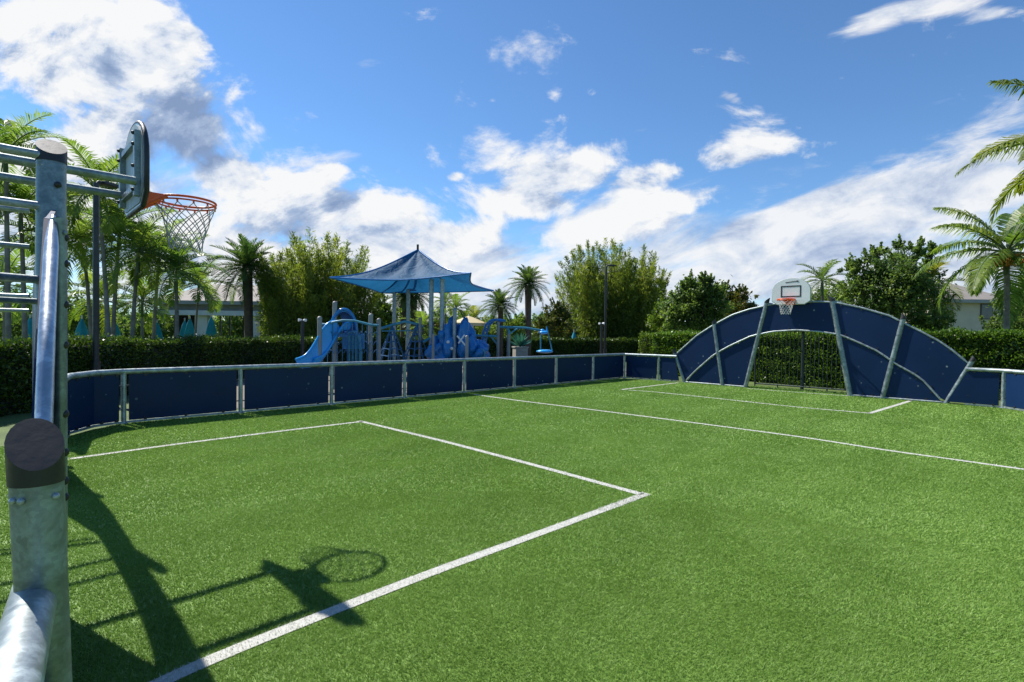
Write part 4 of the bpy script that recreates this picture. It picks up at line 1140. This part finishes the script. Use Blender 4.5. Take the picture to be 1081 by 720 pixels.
tr('big loose green tree right behind the arch goal', 940, 23.5, [(925, 300, 24, 22), (950, 290, 24, 22), (912, 285, 14, 16), (965, 300, 22, 20), (940, 322, 40, 20), (904, 315, 18, 20), (985, 322, 18, 18), (948, 268, 10, 14), (926, 272, 9, 12), (968, 268, 8, 14), (978, 285, 12, 10), (985, 268, 7, 12), (900, 288, 8, 12)], 15000, .15, L_TREE, 4, trunk_r=.16, shoots=10)
tr('dark shrub tree left of the tan house', 995, 22, [(988, 342, 14, 10), (972, 340, 14, 12)], 4500, .12, L_TREE, 5)
tr('dark tree behind the coconut palm at the right edge', 1085, 21, [(1078, 318, 18, 22), (1098, 305, 20, 28), (1075, 338, 20, 14), (1100, 335, 25, 20), (1048, 345, 16, 8)], 12000, .13, L_TREE, 6)
tr('orange tinged tree left of the larger bamboo', 584, 34, [(583, 338, 13, 14), (574, 345, 12, 10), (594, 335, 10, 14), (586, 326, 8, 8), (598, 350, 12, 10)], 9000, .15, L_WARM, 7)
tr('lime green tree left of the shade sail posts', 402, 28, [(400, 322, 10, 9), (408, 335, 12, 12), (395, 338, 12, 14), (404, 350, 14, 8)], 7000, .15, L_LIME, 8)
tr('warm green tree behind the rope pyramid', 452, 40, [(450, 343, 14, 9), (462, 347, 12, 8), (440, 349, 14, 8)], 5000, .17, L_WARM, 9)
tr('round green tree behind the cream umbrella', 515, 42, [(512, 350, 16, 7), (500, 351, 14, 6), (545, 347, 14, 8), (535, 350, 14, 7)], 6500, .18, L_LIME, 10)
tr('dense green tree behind the left palms', 60, 31, [(60, 330, 40, 22), (20, 335, 36, 22), (100, 335, 30, 20), (-30, 330, 36, 24)], 14000, .2, L_TREE, 11)
tr('dark green tree left of the bright bamboo edge', 290, 32, [(296, 328, 14, 16), (290, 345, 10, 12), (302, 342, 14, 14)], 5500, .17, L_BAMB, 12)
tr('green tree behind the far arch of the goal', 860, 30, [(850, 325, 22, 14), (880, 320, 20, 18), (835, 332, 18, 10)], 9000, .16, L_TREE, 13)
# far belt of trees closing the horizon
fb_c = []; 
for i in range(90):
    x = -420+i*20+rng.uniform(-8, 8); Z = rng.uniform(66, 84)
    fb_c.append((Q(x, 0, Z)[:2], rng.uniform(3.2, 5.2), rng.uniform(1.6, 2.6)))
out = []; rn = []
for (p, h_, w_) in fb_c:
    k = 1500; d = unit(rng.normal(size=(k, 3))); c = V((p[0], p[1], h_*.52))+d*(rng.uniform(.3, 1, k)**.5)[:, None]*V((w_, w_, h_*.5))*(1+.15*np.sin(d[:, 0:1]*9+d[:, 2:3]*7))
    out.append(leaves(c, rng.normal(size=(k, 3)), .48, .3)); rn.append(np.clip(rng.uniform(.1, .8)+rng.normal(0, .15, k), 0, 1))
ob = big_mesh('far_tree_belt', np.concatenate(out), 4, L_TREE, None, np.concatenate(rn)); struct(ob, 'stuff', 'far belt of green trees along the horizon behind the gardens', 'trees')

# ------------------------------------------------------------------ buildings
Zp = 35.0
def pav_pt(x, y, dz=0): return Q(x, y, Zp+dz)
pb_ = Q(232, 375, Zp); pv = thing('pool_pavilion', 'pale flat fronted pool pavilion with hipped tile roof and open bays', 'pavilion', (pb_[0], pb_[1], 0))
xl = Q(168, 340, Zp)[0]; xr = Q(306, 340, Zp)[0]; ze = Q(230, 328, Zp)[2]; zf = Q(230, 318, Zp)[2]; zr = Q(230, 302, Zp)[2]; D_ = 6.0
mb = MB(); xm0, xm1 = xl-.55, xr+.55; y0, y1 = Zp-.55, Zp+D_+.55
rg0, rg1 = Q(196, 302, Zp)[0], Q(290, 302, Zp)[0]; ym = (y0+y1)/2
e4 = [(xm0, y0, zf), (xm1, y0, zf), (xm1, y1, zf), (xm0, y1, zf)]; r2 = [(rg0, ym, zr+.35), (rg1, ym, zr+.35)]
mb.add(e4+r2, [(0, 1, 5, 4), (1, 2, 5), (2, 3, 4, 5), (3, 0, 4), (3, 2, 1, 0)]); mb.build('roof', ROOF, pv)
mb = MB(); mb.box(((xm0+xm1)/2, (y0+y1)/2, zf-.12), ((xm1-xm0)/2, 0, 0), (0, (y1-y0)/2, 0), (0, 0, .117)); mb.build('fascia', WALL, pv)
mb = MB(); mb.box(((xl+xr)/2, Zp+D_/2, (ze+zf-.24)/2), ((xr-xl)/2, 0, 0), (0, D_/2, 0), (0, 0, (zf-.24-ze)/2)); mb.build('beam_wall', WALL, pv)
mb = MB(); mb.box(((xl+xr)/2, Zp-.06, ze-.16), ((xr-xl)/2+.2, 0, 0), (0, .3, 0), (0, 0, .155)); mb.build('cornice', WHITEW, pv)
for x0_, x1_ in ((205.5, 218.5), (258, 270.5), (300, 306)):
    a, b = Q(x0_, 350, Zp)[0], Q(x1_, 350, Zp)[0]
    mb = MB(); mb.box(((a+b)/2, Zp+.25, (ze-.32)/2), ((b-a)/2, 0, 0), (0, .25, 0), (0, 0, (ze-.32)/2)); mb.build('column', WHITEW, pv)
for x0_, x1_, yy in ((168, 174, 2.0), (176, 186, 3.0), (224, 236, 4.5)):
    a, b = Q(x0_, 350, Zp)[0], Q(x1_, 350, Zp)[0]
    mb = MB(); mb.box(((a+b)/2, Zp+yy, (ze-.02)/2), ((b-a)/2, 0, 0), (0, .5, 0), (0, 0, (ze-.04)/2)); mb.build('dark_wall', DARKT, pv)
for x0_, x1_ in ((170, 205.5), (270.5, 300)):   # thin frames in the bays
    a, b = Q(x0_, 350, Zp)[0], Q(x1_, 350, Zp)[0]
    mb = MB()
    for s in (.33, .66): mb.box((a+(b-a)*s, Zp+D_-.2, (ze-.05)/2), (.05, 0, 0), (0, .05, 0), (0, 0, (ze-.05)/2))
    mb.build('bay_frame', DARKT, pv)
# tan house behind the right hedge
Zh = 38.0
hb = Q(1010, 375, Zh); hs = thing('tan_house', 'tan house with grey roof behind the right hedge', 'house', (hb[0], hb[1], 0))
hx0, hx1 = Q(985, 340, Zh)[0], Q(1062, 340, Zh)[0]; hz0 = Q(1010, 317, Zh)[2]; hz1 = Q(1010, 299, Zh)[2]
mb = MB(); mb.box(((hx0+hx1)/2, Zh+3, hz0/2), ((hx1-hx0)/2, 0, 0), (0, 3, 0), (0, 0, hz0/2)); mb.build('wall', WALLC, hs)
mb = MB(); e4 = [(hx0-.5, Zh-.5, hz0+.003), (hx1+.5, Zh-.5, hz0+.003), (hx1+.5, Zh+6.5, hz0+.003), (hx0-.5, Zh+6.5, hz0+.003)]; r2 = [(hx0+1.6, Zh+3, hz1+.3), (hx1-1.6, Zh+3, hz1+.3)]
mb.add(e4+r2, [(0, 1, 5, 4), (1, 2, 5), (2, 3, 4, 5), (3, 0, 4), (3, 2, 1, 0)]); mb.build('roof', ROOF, hs)
mb = MB(); mb.box(((hx0+hx1)/2, Zh-.52, hz0-.08), ((hx1-hx0)/2+.5, 0, 0), (0, .03, 0), (0, 0, .12)); mb.build('gutter', WALL, hs)
for x in (999, 1041):
    w_ = MB(); c = Q(x, 329, Zh); w_.box((c[0], Zh-.02, c[2]), (.42, 0, 0), (0, .05, 0), (0, 0, .55)); f_ = w_.build('window', DARKT, hs)
    w_ = MB(); w_.box((c[0], Zh-.06, c[2]), (.36, 0, 0), (0, .015, 0), (0, 0, .49)); w_.build('pane', GLASS, f_)

# ------------------------------------------------------------------ sun, sky and clouds
KA, KB = .17, .80
sh = A3*KA+B3*KB; sun_v = Vector((-sh[0], -sh[1], 1.0)).normalized()
sun = bpy.data.lights.new('Sun', 'SUN'); sun.energy = SUN_E = 4.2; sun.angle = R(.53); sun.color = (1, .955, .88)
so = bpy.data.objects.new('Sun', sun); COL.objects.link(so); so.rotation_euler = sun_v.to_track_quat('Z', 'Y').to_euler(); so.location = (0, 0, 30)
elev = math.asin(sun_v.z); azim = math.atan2(sun_v.x, sun_v.y)
wd = bpy.data.worlds.new('World'); scene.world = wd; wd.use_nodes = True
nt = wd.node_tree; N = nt.nodes; L = nt.links; N.clear()
sky = N.new('ShaderNodeTexSky'); sky.sky_type = 'NISHITA'; sky.sun_disc = False
sky.sun_elevation = elev; sky.sun_rotation = azim; sky.air_density = 1.0; sky.dust_density = .0; sky.ozone_density = 4.0; sky.altitude = 0
tc = N.new('ShaderNodeTexCoord'); D = tc.outputs['Generated']
sx = N.new('ShaderNodeSeparateXYZ'); L.new(D, sx.inputs[0])
dx, dy, dz = sx.outputs
dyc = math_n(nt, 'MAXIMUM', dy, .08)
u_ = math_n(nt, 'DIVIDE', dx, dyc); v_ = math_n(nt, 'DIVIDE', dz, dyc)
def px(x, y): d = ray(x, y); return d[0]/d[1], d[2]/d[1]
def blob(x, y, rx, ry, rot=0.0, wgt=1.0):
    """soft ellipse of cloudiness in a given direction of the sky"""
    cu_, cv_ = px(x, y); c_, s_ = math.cos(R(rot)), math.sin(R(rot))
    a = math_n(nt, 'SUBTRACT', u_, cu_); b = math_n(nt, 'SUBTRACT', v_, cv_)
    e1 = math_n(nt, 'ADD', math_n(nt, 'MULTIPLY', a, c_*F/rx), math_n(nt, 'MULTIPLY', b, s_*F/rx))
    e2 = math_n(nt, 'ADD', math_n(nt, 'MULTIPLY', a, -s_*F/ry), math_n(nt, 'MULTIPLY', b, c_*F/ry))
    q = math_n(nt, 'ADD', math_n(nt, 'MULTIPLY', e1, e1), math_n(nt, 'MULTIPLY', e2, e2))
    g_ = math_n(nt, 'DIVIDE', wgt, math_n(nt, 'ADD', 1.0, math_n(nt, 'POWER', q, 1.3)))
    return g_
def blobs(lst):
    r = None
    for b in lst:
        g_ = blob(*b); r = g_ if r is None else math_n(nt, 'MAXIMUM', r, g_)
    return r
def vec(x, y, z):
    c = N.new('ShaderNodeCombineXYZ')
    for k, vv in enumerate((x, y, z)):
        if hasattr(vv, 'is_linked'): L.new(vv, c.inputs[k])
        else: c.inputs[k].default_value = vv
    return c.outputs[0]
def smooth(x, a, b):
    mr = N.new('ShaderNodeMapRange'); mr.interpolation_type = 'SMOOTHSTEP'; mr.inputs[1].default_value = a; mr.inputs[2].default_value = b
    L.new(x, mr.inputs[0]); return mr.outputs[0]
# cumulus layer
CUM = [(75, 70, 95, 78), (160, 75, 62, 60), (185, 130, 62, 70), (105, 150, 130, 70), (60, 15, 60, 36), (10, 170, 90, 60), (205, 38, 30, 14, -30, .8), (150, 8, 36, 11, -10, .75),
       (310, 222, 140, 46), (235, 190, 60, 36), (400, 228, 64, 30), (475, 254, 58, 22), (350, 180, 24, 10, 0, .9), (340, 275, 180, 40, 0, .9), (480, 186, 10, 6, 0, .6),
       (598, 186, 60, 26, 5), (562, 210, 46, 20), (775, 164, 62, 20, 14), (690, 190, 62, 22, 10), (725, 208, 80, 24, 8, .95), (655, 232, 60, 20, 10, .9),
       (585, 103, 8, 7, 0, .42), (625, 97, 12, 7, 0, .46), (522, 106, 8, 4, 0, .45)]
HAZ = [(880, 262, 310, 60, 15), (1010, 205, 200, 60, 14), (720, 280, 220, 46, 14), (820, 240, 170, 36, 16), (950, 295, 240, 50, 5), (620, 300, 170, 40, 5), (520, 315, 480, 34, 0, .95), (930, 18, 62, 15, 24, .85), (985, 8, 60, 12, 10, .85), (1045, 14, 30, 9, 10, .7), (470, 280, 170, 34, 0, .95), (775, 105, 20, 7, -30, .6), (90, 240, 240, 90, 0, .8), (660, 240, 110, 34, 10, .85)]
pc = vec(u_, math_n(nt, 'MULTIPLY', v_, 1.45), .37)
def cn(off=(0, 0, 0), sc=4.2, det=9, rg_=.6, dist=.35):
    va = N.new('ShaderNodeVectorMath'); va.operation = 'ADD'; L.new(pc, va.inputs[0]); va.inputs[1].default_value = off
    return noise(nt, va.outputs[0], sc, det, rg_, dist)
n1 = cn(); n2 = cn((-.035, .060, 0)); nb_ = cn((3, 1, 0), 10.5, 8, .65, .2)
mC = blobs(CUM); mH = blobs(HAZ)
def dens(nn): return math_n(nt, 'ADD', math_n(nt, 'MULTIPLY', math_n(nt, 'SUBTRACT', nn, .5), 2.7), mC)
d1 = math_n(nt, 'ADD', dens(n1), math_n(nt, 'MULTIPLY', math_n(nt, 'SUBTRACT', nb_, .5), .55)); d2 = dens(n2)
aC = smooth(d1, .36, .74)
# streaked layer, drawn out along one bearing
cs_, sn_ = math.cos(R(17)), math.sin(R(17))
us = math_n(nt, 'ADD', math_n(nt, 'MULTIPLY', u_, cs_), math_n(nt, 'MULTIPLY', v_, sn_)); vs_ = math_n(nt, 'ADD', math_n(nt, 'MULTIPLY', u_, -sn_), math_n(nt, 'MULTIPLY', v_, cs_))
ps = vec(math_n(nt, 'MULTIPLY', us, 2.2), math_n(nt, 'MULTIPLY', vs_, 9.0), 1.7)
s1 = noise(nt, ps, 1.5, 9, .62, .5); ps2 = vec(math_n(nt, 'MULTIPLY', us, 5), math_n(nt, 'MULTIPLY', vs_, 11.0), 4.2); s2 = noise(nt, ps2, 1.2, 7, .6, .4)
dH = math_n(nt, 'ADD', math_n(nt, 'MULTIPLY', math_n(nt, 'SUBTRACT', s1, .5), 1.8), mH)
aH = math_n(nt, 'MULTIPLY', smooth(dH, .36, .85), .95)
# brightness: thick parts turned away from the sun are grey blue
lit = math_n(nt, 'ADD', math_n(nt, 'MULTIPLY', math_n(nt, 'SUBTRACT', d1, d2), 1.1), math_n(nt, 'MULTIPLY', math_n(nt, 'SUBTRACT', nb_, .5), .55))
core = blobs([(190, 140, 60, 36, 15), (110, 75, 20, 22, 0, .7), (215, 165, 24, 20), (300, 248, 110, 14, 0, .7), (150, 175, 50, 16, 0, .8), (400, 245, 50, 14, 0, .5), (360, 215, 22, 18, 0, .4), (710, 222, 40, 12, 0, .4), (590, 215, 40, 10, 0, .4)])
litf = math_n(nt, 'SUBTRACT', math_n(nt, 'ADD', lit, .80), math_n(nt, 'MULTIPLY', core, .85))
cC = ramp(nt, litf, [(.0, (.25, .35, .56)), (.30, (.42, .53, .73)), (.52, (.76, .82, .92)), (.75, (.96, .97, .98))])
cH = ramp(nt, math_n(nt, 'ADD', s2, math_n(nt, 'MULTIPLY', math_n(nt, 'SUBTRACT', nb_, .5), .45)), [(.32, (.40, .49, .69)), (.47, (.68, .75, .87)), (.60, (.94, .95, .97))])
CLOUD_S = .56; SKY_S = .090
bg1 = N.new('ShaderNodeBackground'); L.new(mixc(nt, 1.0, sky.outputs[0], (.66, .86, 1.0), 'MULTIPLY'), bg1.inputs[0]); bg1.inputs[1].default_value = SKY_S
bgH = N.new('ShaderNodeBackground'); L.new(cH, bgH.inputs[0]); bgH.inputs[1].default_value = CLOUD_S
bgC = N.new('ShaderNodeBackground'); L.new(cC, bgC.inputs[0]); bgC.inputs[1].default_value = CLOUD_S
upm = math_n(nt, 'MULTIPLY', smooth(dz, -.01, .02), smooth(dy, .05, .15))
m1 = N.new('ShaderNodeMixShader'); L.new(math_n(nt, 'MULTIPLY', aH, upm), m1.inputs[0]); L.new(bg1.outputs[0], m1.inputs[1]); L.new(bgH.outputs[0], m1.inputs[2])
m2 = N.new('ShaderNodeMixShader'); L.new(math_n(nt, 'MULTIPLY', aC, upm), m2.inputs[0]); L.new(m1.outputs[0], m2.inputs[1]); L.new(bgC.outputs[0], m2.inputs[2])
wo = N.new('ShaderNodeOutputWorld'); L.new(m2.outputs[0], wo.inputs[0])

vs = scene.view_settings; vs.view_transform = 'Standard'; vs.look = 'None'; vs.exposure = 0.8; vs.gamma = 1.0
scene.render.engine = 'CYCLES'
scene.cycles.max_bounces = 8; scene.cycles.transparent_max_bounces = 6
scene.render.resolution_x = 1024; scene.render.resolution_y = 682
